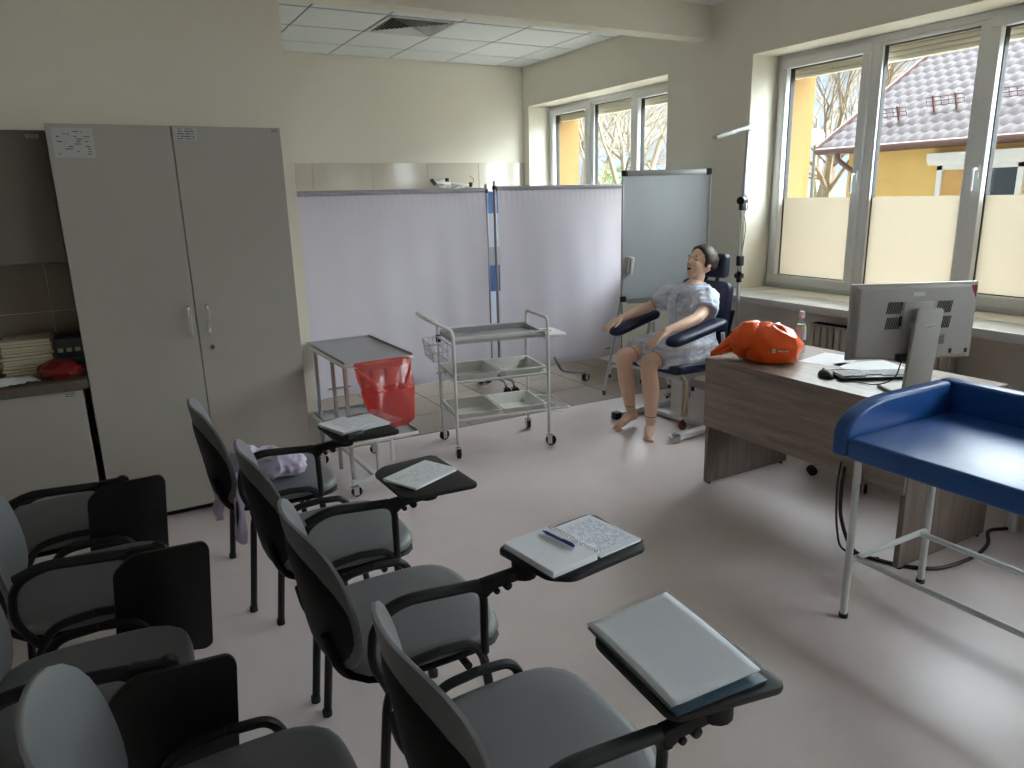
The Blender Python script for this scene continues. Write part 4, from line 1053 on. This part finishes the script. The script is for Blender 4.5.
# right foot (heel up, toes on the floor) and left foot flat
limb([(3.175, 3.955, .075), (3.12, 3.945, .07), (3.06, 3.935, .045), (3.005, 3.925, .024)], [.036, .038, .034, .022], flat=.85)
for k, (dy, l) in enumerate(((-.03, .032), (-.013, .028), (.002, .025), (.016, .021), (.028, .017))):
    limb([(3.01, 3.925+dy, .02), (3.005-l, 3.922+dy, .012)], [.012 if k == 0 else .0095, .009 if k == 0 else .0075], 8)
limb([(3.145, 3.735, .045), (3.115, 3.705, .055), (3.07, 3.66, .04), (3.035, 3.622, .024)], [.034, .038, .036, .024], flat=.85)
for k, (d, l) in enumerate(((.034, .034), (.015, .031), (-.001, .028), (-.016, .023), (-.03, .018))):
    c0 = V(3.04, 3.628, .02) + V(-.70, .71, 0)*d*-1
    limb([tuple(c0), tuple(c0+V(-.71, -.70, 0)*l+V(0, 0, -.008))], [.012 if k == 0 else .0095, .009 if k == 0 else .0075], 8)
# torso and neck
limb([(3.60, 3.86, .55), (3.615, 3.86, .66), (3.61, 3.86, .78), (3.605, 3.86, .88), (3.615, 3.86, .945)], [.13, .115, .12, .125, .085])
limb([(3.60, 3.76, .90), (3.58, 3.96, .89)], [.075, .075])
limb([(3.618, 3.86, .95), (3.632, 3.857, 1.0), (3.645, 3.855, 1.05)], [.058, .048, .05])
# arms: near (left) and far (right)
limb([(3.615, 3.69, .915), (3.50, 3.62, .855), (3.37, 3.555, .81)], [.055, .044, .038])
limb([(3.37, 3.555, .81), (3.24, 3.545, .782), (3.10, 3.545, .755)], [.039, .036, .026])
limb([(3.56, 4.03, .905), (3.51, 4.09, .855), (3.44, 4.135, .81)], [.053, .043, .038])
limb([(3.44, 4.135, .81), (3.33, 4.16, .775), (3.215, 4.17, .745)], [.038, .035, .026])
def hand(wr, fw, side, down):
    wr, fw, side, down = V(*wr), V(*fw).normalized(), V(*side).normalized(), V(*down).normalized()
    # palm
    for s in (-.024, -.008, .008, .024):
        a = wr+side*s*.7; b = wr+fw*.082+side*s*1.15
        limb([tuple(a), tuple(a.lerp(b, .5)), tuple(b)], [.015, .016, .0125], 8)
    for s, l in ((-.030, .058), (-.010, .072), (.010, .076), (.029, .066)):
        b = wr+fw*.082+side*s; m_ = b+fw*l*.5+side*s*.15+down*l*.16; e = m_+fw*l*.38+side*s*.15+down*l*.34
        limb([tuple(b), tuple(m_), tuple(e)], [.0105, .0095, .0075], 8)
    b = wr+fw*.022+side*.028; m_ = b+fw*.035+side*.028+down*.012; e = m_+fw*.034+side*.008+down*.012
    limb([tuple(b), tuple(m_), tuple(e)], [.014, .0115, .0085], 8)
hand((3.10, 3.545, .755), (-.88, .05, -.46), (.05, 1, 0), (-.3, 0, -1))
hand((3.215, 4.17, .745), (-.92, .02, -.32), (-.05, -1, .15), (-.3, 0, -1))
# head: skull, jaw, nose, lips, ears; face turned to -x and tilted back
HC = V(3.665, 3.855, 1.135)
fx = V(-.94, .04, .30).normalized(); fy = V(0, -1, 0) - fx*V(0, -1, 0).dot(fx); fy.normalize(); fz = fy.cross(fx)*-1
if fz.z < 0: fz = -fz
def hp(f, s, u): return w_(HC + fx*f + fy*s + fz*u)
HR = Matrix((fx, fy, fz)).transposed()
bd.ball(hp(-.012, 0, .022), (.098, .078, .092), 24, 16, HR)
bd.ball(hp(.022, 0, -.03), (.072, .064, .078), 20, 14, HR)
bd.ball(hp(.048, 0, -.082), (.036, .036, .030), 16, 10, HR)
bd.ball(hp(.088, 0, -.012), (.016, .013, .024), 12, 8, HR); bd.ball(hp(.098, 0, -.026), (.014, .014, .011), 12, 8, HR)
bd.ball(hp(.074, 0, .022), (.022, .052, .014), 14, 8, HR)
bd.ball(hp(.080, 0, -.052), (.016, .026, .007), 12, 8, HR); bd.ball(hp(.076, 0, -.076), (.016, .024, .008), 12, 8, HR)
for s in (-1, 1):
    bd.ball(hp(.060, s*.034, -.028), (.024, .022, .024), 12, 8, HR)
    bd.ball(hp(-.012, s*.080, -.008), (.020, .008, .032), 12, 8, HR)
body = bd.build('body', M_skin, mq); remesh(body, .0052, 5, .5)
# eyes, mouth, hair
for s in (-1, 1):
    MB().ball(hp(.074, s*.032, .004), (.010, .015, .007), 12, 8, HR).build('eyelid', mat('eyelid_skin', (196, 150, 126), .5), mq)
    MB().tube([hp(.080+.006*math.sin(t*PI), s*(.014+.038*t), .024+.006*math.sin(t*PI)) for t in [k/6 for k in range(7)]], .0028, 6).build('eyebrow', M_hair, mq)
MB().ball(hp(.086, 0, -.064), (.010, .020, .0085), 14, 8, HR).build('mouth', mat('mouth_dark', (40, 16, 16), .6), mq)
hb = MB().ball((0, 0, 0), 1, 36, 24); hv = []
for p in hb.v:
    f, s, u = p.x, p.y, p.z
    k = 1+.05*noise.noise(p*5)+.03*noise.noise(p*14)
    hv.append((f, s, u, k))
out = []
for (f, s, u, k) in hv:
    # hairline: cut away the face by pulling the front of the cap inside the skull
    face = max(0, f-.42-.42*max(0, u)+.25*max(0, -u))*2.2
    low = max(0, -u-.55)*2.0
    rr = k*(1-min(.5, face)) * (1-min(.35, low))
    out.append(w_(HC + HR @ (V(-.016, 0, .026) + V(f*.116*rr, s*.092*rr, u*.104*rr))))
hb.v = out; hb.build('hair', M_hair, mq, angle=80)
# joint seams
def ringseam(c, ax, r, a0=0, a1=2*PI):
    ax = V(*ax).normalized(); u = ax.orthogonal().normalized(); v_ = ax.cross(u)
    pts = [w_(c)+(u*math.cos(a0+(a1-a0)*k/20)+v_*math.sin(a0+(a1-a0)*k/20))*r for k in range(21)]
    MB().tube(pts, .0022, 5).build('joint_seam', M_seam, mq)
ringseam((3.155, 3.955, .527), (1, 0, .35), .0585); ringseam((3.175, 3.724, .526), (1, 0, .35), .060)
ringseam((3.14, 3.958, .15), (.1, 0, 1), .0375); ringseam((3.123, 3.707, .14), (0, 0, 1), .038)
ringseam((3.455, 3.598, .836), (1, .5, .35), .0405); ringseam((3.47, 4.115, .83), (.7, -.5, .5), .0395)
# dress: bodice, puffed sleeves, skirt over the thighs
M_dress = mat('dress_cloth', (224, 226, 238), .8, var=.08, scale=11, bump=.15, bscale=120)
nt = M_dress.node_tree
wv = nt.nodes.new('ShaderNodeTexNoise'); wv.inputs['Scale'].default_value = 5; wv.inputs['Detail'].default_value = 2
mx = nt.nodes.new('ShaderNodeMix'); mx.data_type = 'RGBA'; mx.blend_type = 'MULTIPLY'
rpn = [x for x in nt.nodes if x.type == 'VALTORGB'][0]; bs = nt.nodes['Principled BSDF']
r2 = nt.nodes.new('ShaderNodeValToRGB'); r2.color_ramp.elements[0].position = .50; r2.color_ramp.elements[0].color = (1, 1, 1, 1); r2.color_ramp.elements[1].position = .66; r2.color_ramp.elements[1].color = (.58, .68, .86, 1)
mpd = [x for x in nt.nodes if x.type == 'MAPPING'][0]
mp2 = nt.nodes.new('ShaderNodeMapping'); mp2.inputs['Scale'].default_value = (1.2, 1.2, 5)
tcd = [x for x in nt.nodes if x.type == 'TEX_COORD'][0]
nt.links.new(tcd.outputs['Object'], mp2.inputs['Vector']); nt.links.new(mp2.outputs[0], wv.inputs['Vector'])
nt.links.new(wv.outputs['Fac'], r2.inputs['Fac']); mx.inputs[0].default_value = .8
nt.links.new(rpn.outputs['Color'], mx.inputs[6]); nt.links.new(r2.outputs['Color'], mx.inputs[7]); nt.links.new(mx.outputs[2], bs.inputs['Base Color'])
dm = MB()
def dring(c, rx, ry, n=40, wr=0, seed=0, tilt=0):
    out = []
    for k in range(n):
        a = 2*PI*k/n
        f = 1+wr*math.sin(a*11+seed)+wr*.8*noise.noise(V(math.cos(a)*2, math.sin(a)*2, seed))
        out.append(w_((c[0]+rx*f*math.cos(a), c[1]+ry*f*math.sin(a), c[2]+tilt*math.cos(a))))
    return out
dm.rings([dring((3.622, 3.86, .992), .066, .072), dring((3.618, 3.86, .985), .085, .115), dring((3.605, 3.86, .955), .112, .185), dring((3.60, 3.86, .90), .136, .215, wr=.01), dring((3.60, 3.86, .82), .148, .19, wr=.02, seed=1), dring((3.61, 3.86, .70), .142, .175, wr=.03, seed=2), dring((3.61, 3.86, .58), .155, .20, wr=.03, seed=3), dring((3.61, 3.86, .50), .15, .205, wr=.03, seed=3)])
def sleeve(a, b, r0, r1, seed):
    a, b = V(*a), V(*b); d = (b-a).normalized(); u = d.orthogonal().normalized(); v_ = d.cross(u); rg = []
    for t, r in ((0, r0*.8), (.18, r0*1.05), (.5, r0*1.12), (.85, r1*1.1), (1, r1)):
        rg.append([w_(a.lerp(b, t))+(u*math.cos(q)+v_*math.sin(q))*r*(1+.05*math.sin(q*7+seed+t*2)) for q in [2*PI*k/28 for k in range(28)]])
    dm.rings(rg)
sleeve((3.625, 3.735, .93), (3.475, 3.60, .835), .078, .078, 1)
sleeve((3.59, 3.985, .925), (3.49, 4.105, .838), .074, .068, 2)
def skring(x, zt, zb, yl, yr, seed):
    """cross-section in the y-z plane: drapes over the two thighs and hangs at the sides"""
    out = []; n = 48
    for k in range(n):
        a = 2*PI*k/n; c, s = math.cos(a), math.sin(a)
        y = (yl+yr)/2 + (yr-yl)/2*math.copysign(abs(c)**.75, c)
        z = (zt+zb)/2 + (zt-zb)/2*math.copysign(abs(s)**.75, s)
        if s > 0: z -= .018*math.exp(-((y-3.85)/.05)**2)       # dip between the thighs
        wq = .008*math.sin(a*13+seed*1.3)+.007*noise.noise(V(c*3, s*3, seed))
        out.append(w_((x+.004*math.sin(a*9+seed), y+wq*c, z+wq*s)))
    return out
dm.rings([skring(3.70, .65, .45, 3.68, 4.04, 0), skring(3.60, .69, .425, 3.645, 4.07, 1), skring(3.48, .678, .40, 3.625, 4.085, 2), skring(3.36, .66, .415, 3.615, 4.085, 3), skring(3.265, .645, .44, 3.62, 4.08, 4), skring(3.185, .628, .452, 3.625, 4.075, 5)])
drs = dm.build('dress', M_dress, mq); remesh(drs, .0065, 3, .5)
tx_ = bpy.data.textures.new('cloth_folds', 'CLOUDS'); tx_.noise_scale = .055; tx_.noise_depth = 2
dp = drs.modifiers.new('folds', 'DISPLACE'); dp.texture = tx_; dp.strength = .024; dp.mid_level = .5; dp.texture_coords = 'LOCAL'
# collar, placket and sleeve hems
MB().tube([w_((3.622+.070*math.cos(a), 3.86+.078*math.sin(a), .992)) for a in [2*PI*k/28 for k in range(28)]], .007, 8, closed=True).build('collar', M_dress, mq)
MB().tube(smooth_path([w_(p) for p in ((3.545, 3.862, .985), (3.485, 3.862, .945), (3.458, 3.862, .90), (3.448, 3.862, .83), (3.462, 3.862, .74))]), .010, 8, flat=.35).build('placket', M_dress, mq)
for k in range(5):
    z = .93-k*.035
    MB().ball(w_((3.462+.004*k - (.012 if k > 2 else 0), 3.845, z)), .006, 10, 8).build('button', M_white, mq)
MB().tube([w_((3.472-.010*math.sin(k/12*PI), 3.68+.34*k/12, .80)) for k in range(13)], .004, 6).build('yoke_seam', M_dress, mq)

# rubber bulb hanging from a thin tube
rbb = thing('rubber_bulb', 'dark red rubber bulb on a thin tube hanging below the dress', 'rubber bulb', (3.255, 3.535, 0))
MB().lathe([(.006, .062), (.018, .066), (.026, .085), (.024, .108), (.012, .128), (.006, .135)], 18).build('bulb', mat('dark_red_rubber', (92, 22, 20), .5), rbb)
MB().tube(smooth_path([(0, 0, .132), (.012, .0, .22), (.03, .01, .30), (.045, .03, .38), (.05, .10, .44)]), .004, 8).build('tube', mat('beige_tube', (196, 168, 120), .5), rbb)

# ------------------------------------------------------------------ examination lamp on a stand
la = thing('examination_lamp', 'slim white examination lamp on a jointed stand beside the window reveal', 'lamp', (3.95, 3.765, 0))
MB().lathe([(.13, 0), (.13, .012), (.10, .022), (.02, .03)], 24).build('base', M_white, la)
MB().cyl((0, 0, .02), (0, 0, 1.02), .0125, 12).build('pole', M_white, la)
MB().box((0, 0, 1.03), (.05, .05, .035)).cyl((-.03, -.03, 1.045), (.03, .03, 1.045), .02, 12).cyl((-.01, -.01, .985), (-.01, -.01, 1.02), .02, 12).build('clamp', M_blackp, la, bevel=.006)
MB().cyl((-.010, 0, 1.04), (-.006, .006, 1.54), .006, 8).cyl((.014, 0, 1.04), (.018, .006, 1.54), .006, 8).build('lower_arm', M_chrome, la)
MB().box((.003, 0, 1.135), (.045, .035, .07)).build('spring_block', M_blackp, la, bevel=.005)
MB().cyl((-.045, -.02, 1.55), (.035, .02, 1.55), .028, 14).box((0, 0, 1.52), (.04, .035, .07)).build('joint', M_blackp, la, bevel=.004)
MB().bar((.008, .006, 1.555), (.028, .008, 2.03), .022, .016, up=(1, 0, 0)).build('upper_arm', M_alu, la, bevel=.003)
MB().tube(smooth_path([(.02, .01, 1.60), (.055, .01, 1.56), (.06, .01, 1.50), (.03, .01, 1.46), (.05, .01, 1.36), (.03, .01, 1.2)]), .003, 6).build('cable', M_blackp, la)
MB().lathe([(.028, -.02), (.03, -.01), (.03, .014), (.022, .022)], 16, (.03, .008, 2.035), Matrix.Rotation(PI/2, 3, 'X')).build('head_joint', M_white, la)
hd = MB().bar((.045, .008, 2.045), (-.285, .008, 1.965), .055, .022).build('lamp_head', M_white, la, bevel=.008)
MB().bar((.02, .008, 2.026), (-.27, .008, 1.955), .042, .004).build('diffuser', mat('lamp_diffuser', (200, 206, 208), .3), hd, bevel=.001)
# ------------------------------------------------------------------ tablet-arm chairs
M_seat = mat('grey_seat_vinyl', (100, 101, 103), .45, var=.04, scale=8, bump=.05, bscale=200)
M_cblack = mat('chair_black', (13, 13, 14), .6, var=.1, spec=.3)
M_ctube = mat('chair_black_tube', (11, 11, 12), .5, var=.1, spec=.35)
def backpt(a, v, off, e=3.8, zc=.632, hw_=.228, hh=.208):
    """a angle, v radius 0..1 -> point of the backrest; off = signed thickness"""
    c, s = math.cos(a), math.sin(a)
    k = (abs(c)**e+abs(s)**e)**(-1/e)
    y = c*k*v; zz = s*k*v
    wid = hw_*(1-.10*max(0, zz)**2-.06*max(0, -zz)**2)
    y *= wid; z = zc+zz*hh
    x = -.205-(z-.43)*.17 + 1.05*y*y - .30*(z-.632)**2
    t = (1-v**5)
    return V(x+off*(.25+.75*t), y, z)
def halfback(sgn, th, **kw):
    m = MB(); n = 40; vs = [.02, .3, .55, .75, .88, .95, .985, 1.0]
    rg = [[backpt(2*PI*k/n, v, sgn*th, **kw) for k in range(n)] for v in vs]
    rg.append([backpt(2*PI*k/n, 1.0, 0 if not kw else sgn*.016, **kw) for k in range(n)])
    m.rings(rg, caps=False); m.f.append(tuple(range(n))); 
    return m
def seatmesh(z0, z1, grow=0):
    m = MB(); rg = []
    def ring(w_s, d_s, z):
        out = []
        for k in range(44):
            a = 2*PI*k/44; c, s = math.cos(a), math.sin(a); e = 4.6
            q = (abs(c)**e+abs(s)**e)**(-1/e)
            x = .022+c*q*.230*d_s; y = s*q*(.236-.022*max(0, -c)**2)*w_s
            zz = z - .10*max(0, x-.10)**2*3.0 + .006*math.cos(y*9)
            out.append(V(x, y, zz))
        return out
    h = z1-z0
    for w_s, t in ((.90, 0), (.97, .15), (1.0, .45), (.985, .75), (.94, .93), (.86, 1.0), (.5, 1.03)): rg.append(ring(w_s, w_s, z0+h*t))
    return m.rings(rg)
ME = {}
def chair_meshes():
    def mk(nm, mb, m, **kw):
        me = mb.mesh(nm, **kw); me.materials.append(m); ME[nm] = me
    mk('seat', seatmesh(.428, .474), M_seat, angle=60)
    mk('seat_shell', seatmesh(.414, .4275), M_cblack, angle=60)
    f_ = halfback(1, .020); r_ = halfback(-1, .017); f_.add(r_.v, r_.f)
    mk('backrest', f_, M_seat, angle=60)
    mk('back_shell', halfback(-1, .030, e=2.5, zc=.600, hw_=.216, hh=.178), M_cblack, angle=60)
    for s, sn in ((-1, 'r'), (1, 'l')):
        mk('rear_leg_'+sn, MB().tube(fillet([(-.172, s*.267, .0), (-.130, s*.264, .40), (-.085, s*.262, .474), (.02, s*.262, .482)], .05), .0128, 10), M_ctube)
        mk('front_leg_'+sn, MB().tube(fillet([(.20, s*.272, .0), (.142, s*.266, .43), (.112, s*.263, .474), (.02, s*.262, .482)], .04), .0128, 10), M_ctube)
    mk('arm_r', MB().tube(fillet([(.145, -.272, .44), (.14, -.286, .648), (-.08, -.286, .668), (-.155, -.284, .63), (-.17, -.276, .52), (-.125, -.264, .43)], .05, 7), .0115, 10), M_ctube)
    mk('arm_pad_r', MB().tube(fillet([(.146, -.286, .622), (.134, -.286, .652), (-.08, -.286, .672), (-.148, -.284, .646)], .045, 7), .0175, 12, flat=.8), M_cblack)
    mk('seat_frame', MB().cyl((.10, -.262, .406), (.10, .262, .406), .011, 8).cyl((-.12, -.262, .406), (-.12, .262, .406), .011, 8), M_ctube)
    mk('back_bracket', MB().tube(fillet([(-.06, 0, .405), (-.185, 0, .398), (-.228, 0, .47), (-.242, 0, .55)], .05), .012, 8), M_ctube)
    tb = [(-.115, -.15), (.105, -.178), (.125, -.165), (.13, .150), (.115, .172), (-.075, .165), (-.125, .12), (-.13, -.13)]
    tb = [(p.x, p.y) for p in fillet([(a, b, 0) for a, b in tb], .02, 4, closed=True)]
    mk('writing_tablet', MB().prism(tb, -.007, .007), mat('tablet_black', (17, 16, 17), .5, var=.08, spec=.35), bevel=.003)
    mk('tablet_bracket', MB().bar((.13, -.29, .650), (.255, -.30, .662), .028, .03).cyl((.255, -.30, .648), (.255, -.30, .690), .034, 14).cyl((.15, -.305, .638), (.15, -.275, .638), .012, 8).cyl((.20, -.315, .638), (.20, -.280, .640), .012, 8).cyl((.17, -.31, .63), (.17, -.27, .63), .009, 8), M_cblack, bevel=.003)
    mk('folded_bracket', MB().bar((.13, -.29, .650), (.205, -.315, .655), .03, .034).cyl((.205, -.322, .655), (.205, -.295, .655), .022, 12), M_cblack, bevel=.003)
    mk('leg_cap', MB().cyl((0, 0, 0), (0, 0, .022), .0155, 10), M_rubber)
chair_meshes()
def chair(label, x, y, rz, tablet, group):
    t = thing('tablet_arm_chair', label, 'chair', (x, y, 0), rz, group)
    inst('seat', ME['seat'], t); inst('seat_shell', ME['seat_shell'], t)
    b = inst('backrest', ME['backrest'], t); inst('back_shell', ME['back_shell'], b)
    for sn, s in (('r', -1), ('l', 1)):
        l = inst('leg', ME['rear_leg_'+sn], t); inst('leg_cap', ME['leg_cap'], l, (-.172, s*.267, -.0))
        l = inst('leg', ME['front_leg_'+sn], t); inst('leg_cap', ME['leg_cap'], l, (.205, s*.272, 0))
    a = inst('armrest', ME['arm_r'], t); inst('arm_pad', ME['arm_pad_r'], a)
    inst('seat_frame', ME['seat_frame'], t)
    inst('back_bracket', ME['back_bracket'], t, (0, -.14, 0)); inst('back_bracket', ME['back_bracket'], t, (0, .14, 0))
    if tablet == 'folded':
        inst('tablet_bracket', ME['folded_bracket'], t)
        w = inst('writing_tablet', ME['writing_tablet'], t, (.20, -.330, .495)); w.rotation_euler = (math.radians(90), math.radians(4), 0)
    else:
        tx, ty, ta, tilt = tablet
        inst('tablet_bracket', ME['tablet_bracket'], t)
        w = inst('writing_tablet', ME['writing_tablet'], t, (tx, ty, .699)); w.rotation_euler = (0, tilt, ta)
    return t
G1, G2 = 'tablet chairs in the front row', 'tablet chairs in the rear row'
CH = [('grey tablet-arm chair with a lavender jacket over its back, beside the wardrobe', .51, 3.12, 0, (.315, -.26, .08, 0)),
      ('grey tablet-arm chair holding a closed white booklet on its tablet', .585, 2.43, 0, (.26, -.245, .06, 0)),
      ('grey tablet-arm chair holding an open spiral notebook on its tablet', .60, 1.81, 0, (.40, -.325, 1.72, 0)),
      ('grey tablet-arm chair nearest the camera holding a plastic sleeve of papers', .645, 1.16, 0, (.265, -.18, -.05, 0))]
chairs = [chair(lb, x, y, rz, tb, G1) for (lb, x, y, rz, tb) in CH]
chair('grey chair in the rear row with folded black tablet, nearest the kitchenette cabinet', -.29, 3.13, .12, 'folded', G2)
chair('grey chair at the left picture edge with folded black tablet, second from the kitchenette', -.185, 2.50, .0, 'folded', G2)
chair('grey chair with folded black tablet, third from the kitchenette cabinet', -.19, 1.89, -.05, 'folded', G2)
chair('rear row grey chair in the lower left corner, nearest the camera', .068, 1.262, .0, 'folded', G2)

TZ = .7065
# ---- papers and plastic on the far tablet
p = thing('loose_papers', 'loose white papers and clear plastic on the tablet beside the red bag', 'papers', (.83, 2.865, TZ), .25)
for k, (dx, dy, a) in enumerate(((-.05, .01, .0), (-.04, .012, .05), (.045, .0, -.12), (.05, .005, -.06))):
    MB().box((dx, dy, .0012+k*.0016), (.135, .19, .0012), rz=a).build('sheet', M_paper, p, smooth=False)
for k in range(5): MB().box((-.052, .01, .008+k*.0018), (.135, .19, .0014), rz=.02*k).build('sheet', M_paper, p, smooth=False)
M_clear = glassy('clear_sleeve', (.97, .97, .98), .10, .12)
MB().grid(20, 16, lambda u, v: V(.03+(u-.5)*.24, -.015+(v-.5)*.23, .020+.010*noise.noise(V(u*3, v*3, 2))+.006*noise.noise(V(u*8, v*8, 1)))).build('clear_sleeve', M_clear, p)
o = MB().box((-.09, -.135, .011), (.075, .03, .02)).build('black_case', M_blackp, p, bevel=.004)
# ---- closed booklet
p = thing('booklet', 'closed white printed booklet on the second chair tablet', 'booklet', (.840, 2.182, TZ), math.radians(25))
MB().box((0, 0, .005), (.205, .148, .009)).build('pages', M_paper, p, bevel=.0015)
MB().box((0, 0, .0101), (.21, .15, .0010)).build('cover', printed('booklet_print', (214, 216, 220), (176, 180, 188), 16, 5, .48, ax=(1, 0)), p, smooth=False)
# ---- open spiral notebook with pen
p = thing('spiral_notebook', 'open spiral notebook with handwriting on the third chair tablet', 'notebook', (.995, 1.487, TZ), math.radians(8))
M_hand = printed('handwriting', (214, 218, 226), (140, 150, 182), 22, 9, .5, ax=(1, 0))
l = MB().box((-.082, 0, .0105), (.150, .205, .018)).build('page_block', M_paper, p, bevel=.002)
MB().box((-.082, 0, .0201), (.149, .204, .0008)).build('left_page', printed('faint_hand', (216, 219, 225), (190, 195, 206), 20, 8, .4, ax=(1, 0)), l, smooth=False)
r = MB().box((.080, 0, .005), (.150, .205, .006)).build('page_block', M_paper, p, bevel=.002)
MB().box((.080, 0, .0085), (.149, .204, .0008)).build('right_page', M_hand, r, smooth=False)
MB().box((.0, 0, .0012), (.325, .212, .0022)).build('cover', mat('navy_cover', (26, 34, 60), .5), p, smooth=False)
for k in range(20):
    y = -.092+k*.0097
    MB().tube([(.0+.012*math.cos(a), y, .015+.009*math.sin(a)) for a in [2*PI*q/12 for q in range(12)]], .0011, 5, closed=True).build('ring', M_chrome, p)
pn = thing('ballpoint_pen', 'blue ballpoint pen lying on the open spiral notebook', 'pen', (.955, 1.50, TZ+.0215), math.radians(100))
MB().cyl((-.06, 0, .005), (.045, 0, .005), .0045, 10).cyl((.045, 0, .005), (.062, 0, .005), .0045, 10, r2=.0012).build('barrel', mat('pen_blue', (30, 40, 130), .35), pn)
MB().bar((-.058, 0, .0105), (-.02, 0, .0105), .003, .002).build('clip', MATS['pen_blue'], pn)
# ---- plastic sleeve with papers and blue folder
p = thing('document_sleeve', 'white papers in a clear sleeve over a blue folder on the nearest tablet', 'documents', (.895, .985, TZ), math.radians(-4))
MB().box((.005, .0, .003), (.215, .31, .005)).build('blue_folder', mat('teal_blue_folder', (40, 66, 84), .4), p, bevel=.002)
def bend(u, v, z): return V(.005+(u-.5)*.21, .012+(v-.5)*.297, z+.010+.022*max(0, u-.15)*(.4+.6*v)+.004*math.sin(v*3))
o = MB().grid(12, 14, lambda u, v: bend(u, v, .0)).build('paper_sheets', printed('faint_page', (214, 219, 226), (206, 211, 219), 26, 7, .35, ax=(0, 1)), p)
sm = o.modifiers.new('thickness', 'SOLIDIFY'); sm.thickness = .003
MB().grid(14, 16, lambda u, v: bend(u*1.1-.05, v*1.07-.03, .0035)+V(0, 0, .003*noise.noise(V(u*5, v*5, 0)))).build('clear_sleeve', M_clear, p)
# ---- lavender jacket over the first chair
M_lav = mat('lavender_cloth', (190, 178, 204), .85, var=.08, scale=14, bump=.15, bscale=90, sheen=.3)
jk = thing('lavender_jacket', 'pale lavender jacket bunched on the seat and hanging behind the first chair', 'jacket', (.51, 3.12, 0))
b = MB()
for (c, r, sd_) in (((-.01, -.05, .545), (.075, .09, .06), 1), ((.075, -.06, .525), (.06, .07, .045), 2), ((-.10, -.03, .56), (.06, .09, .07), 3), ((.0, .06, .52), (.09, .07, .04), 4)):
    q = MB().ball((0, 0, 0), 1, 30, 20)
    q.v = [V(*c)+V(p_.x*r[0], p_.y*r[1], p_.z*r[2])*(.85+.25*crumple(p_, 1.6, sd_)+.22*crumple(p_, 3.5, sd_)) for p_ in q.v]
    q.v = [V(p_.x, p_.y, max(.482, p_.z)) for p_ in q.v]; b.add(q.v, q.f)
o = b.build('bunched_body', M_lav, jk); remesh(o, .007, 2, .5)
def hang(y0, y1, z0, z1, x0, sd_):
    m = MB().grid(14, 20, lambda u, v: V(x0-.012*math.sin(u*9+sd_)-.02*v+.012*noise.noise(V(u*3, v*3, sd_)), y0+(y1-y0)*u*(1-.45*v)+.02*v, z0+(z1-z0)*v*(1-.25*abs(u-.4))))
    o = m.build('hanging_sleeve', M_lav, jk); s = o.modifiers.new('thickness', 'SOLIDIFY'); s.thickness = .012; s.offset = 0
hang(-.12, .06, .49, .34, -.215, 1); hang(-.28, -.13, .56, .28, -.160, 2)
MB().bar((-.215, -.03, .49), (-.07, -.01, .52), .10, .012).bar((-.19, -.19, .51), (-.04, -.10, .51), .07, .012).build('cloth_bridge', M_lav, jk, bevel=.004)
MB().tube(smooth_path([(-.175, -.27, .52), (-.185, -.265, .46), (-.188, -.255, .40), (-.186, -.25, .36)]), .006, 6).build('black_trim', M_blackp, jk)
MB().box((-.13, -.03, .585), (.03, .02, .03)).build('black_tag', M_blackp, jk, bevel=.004)
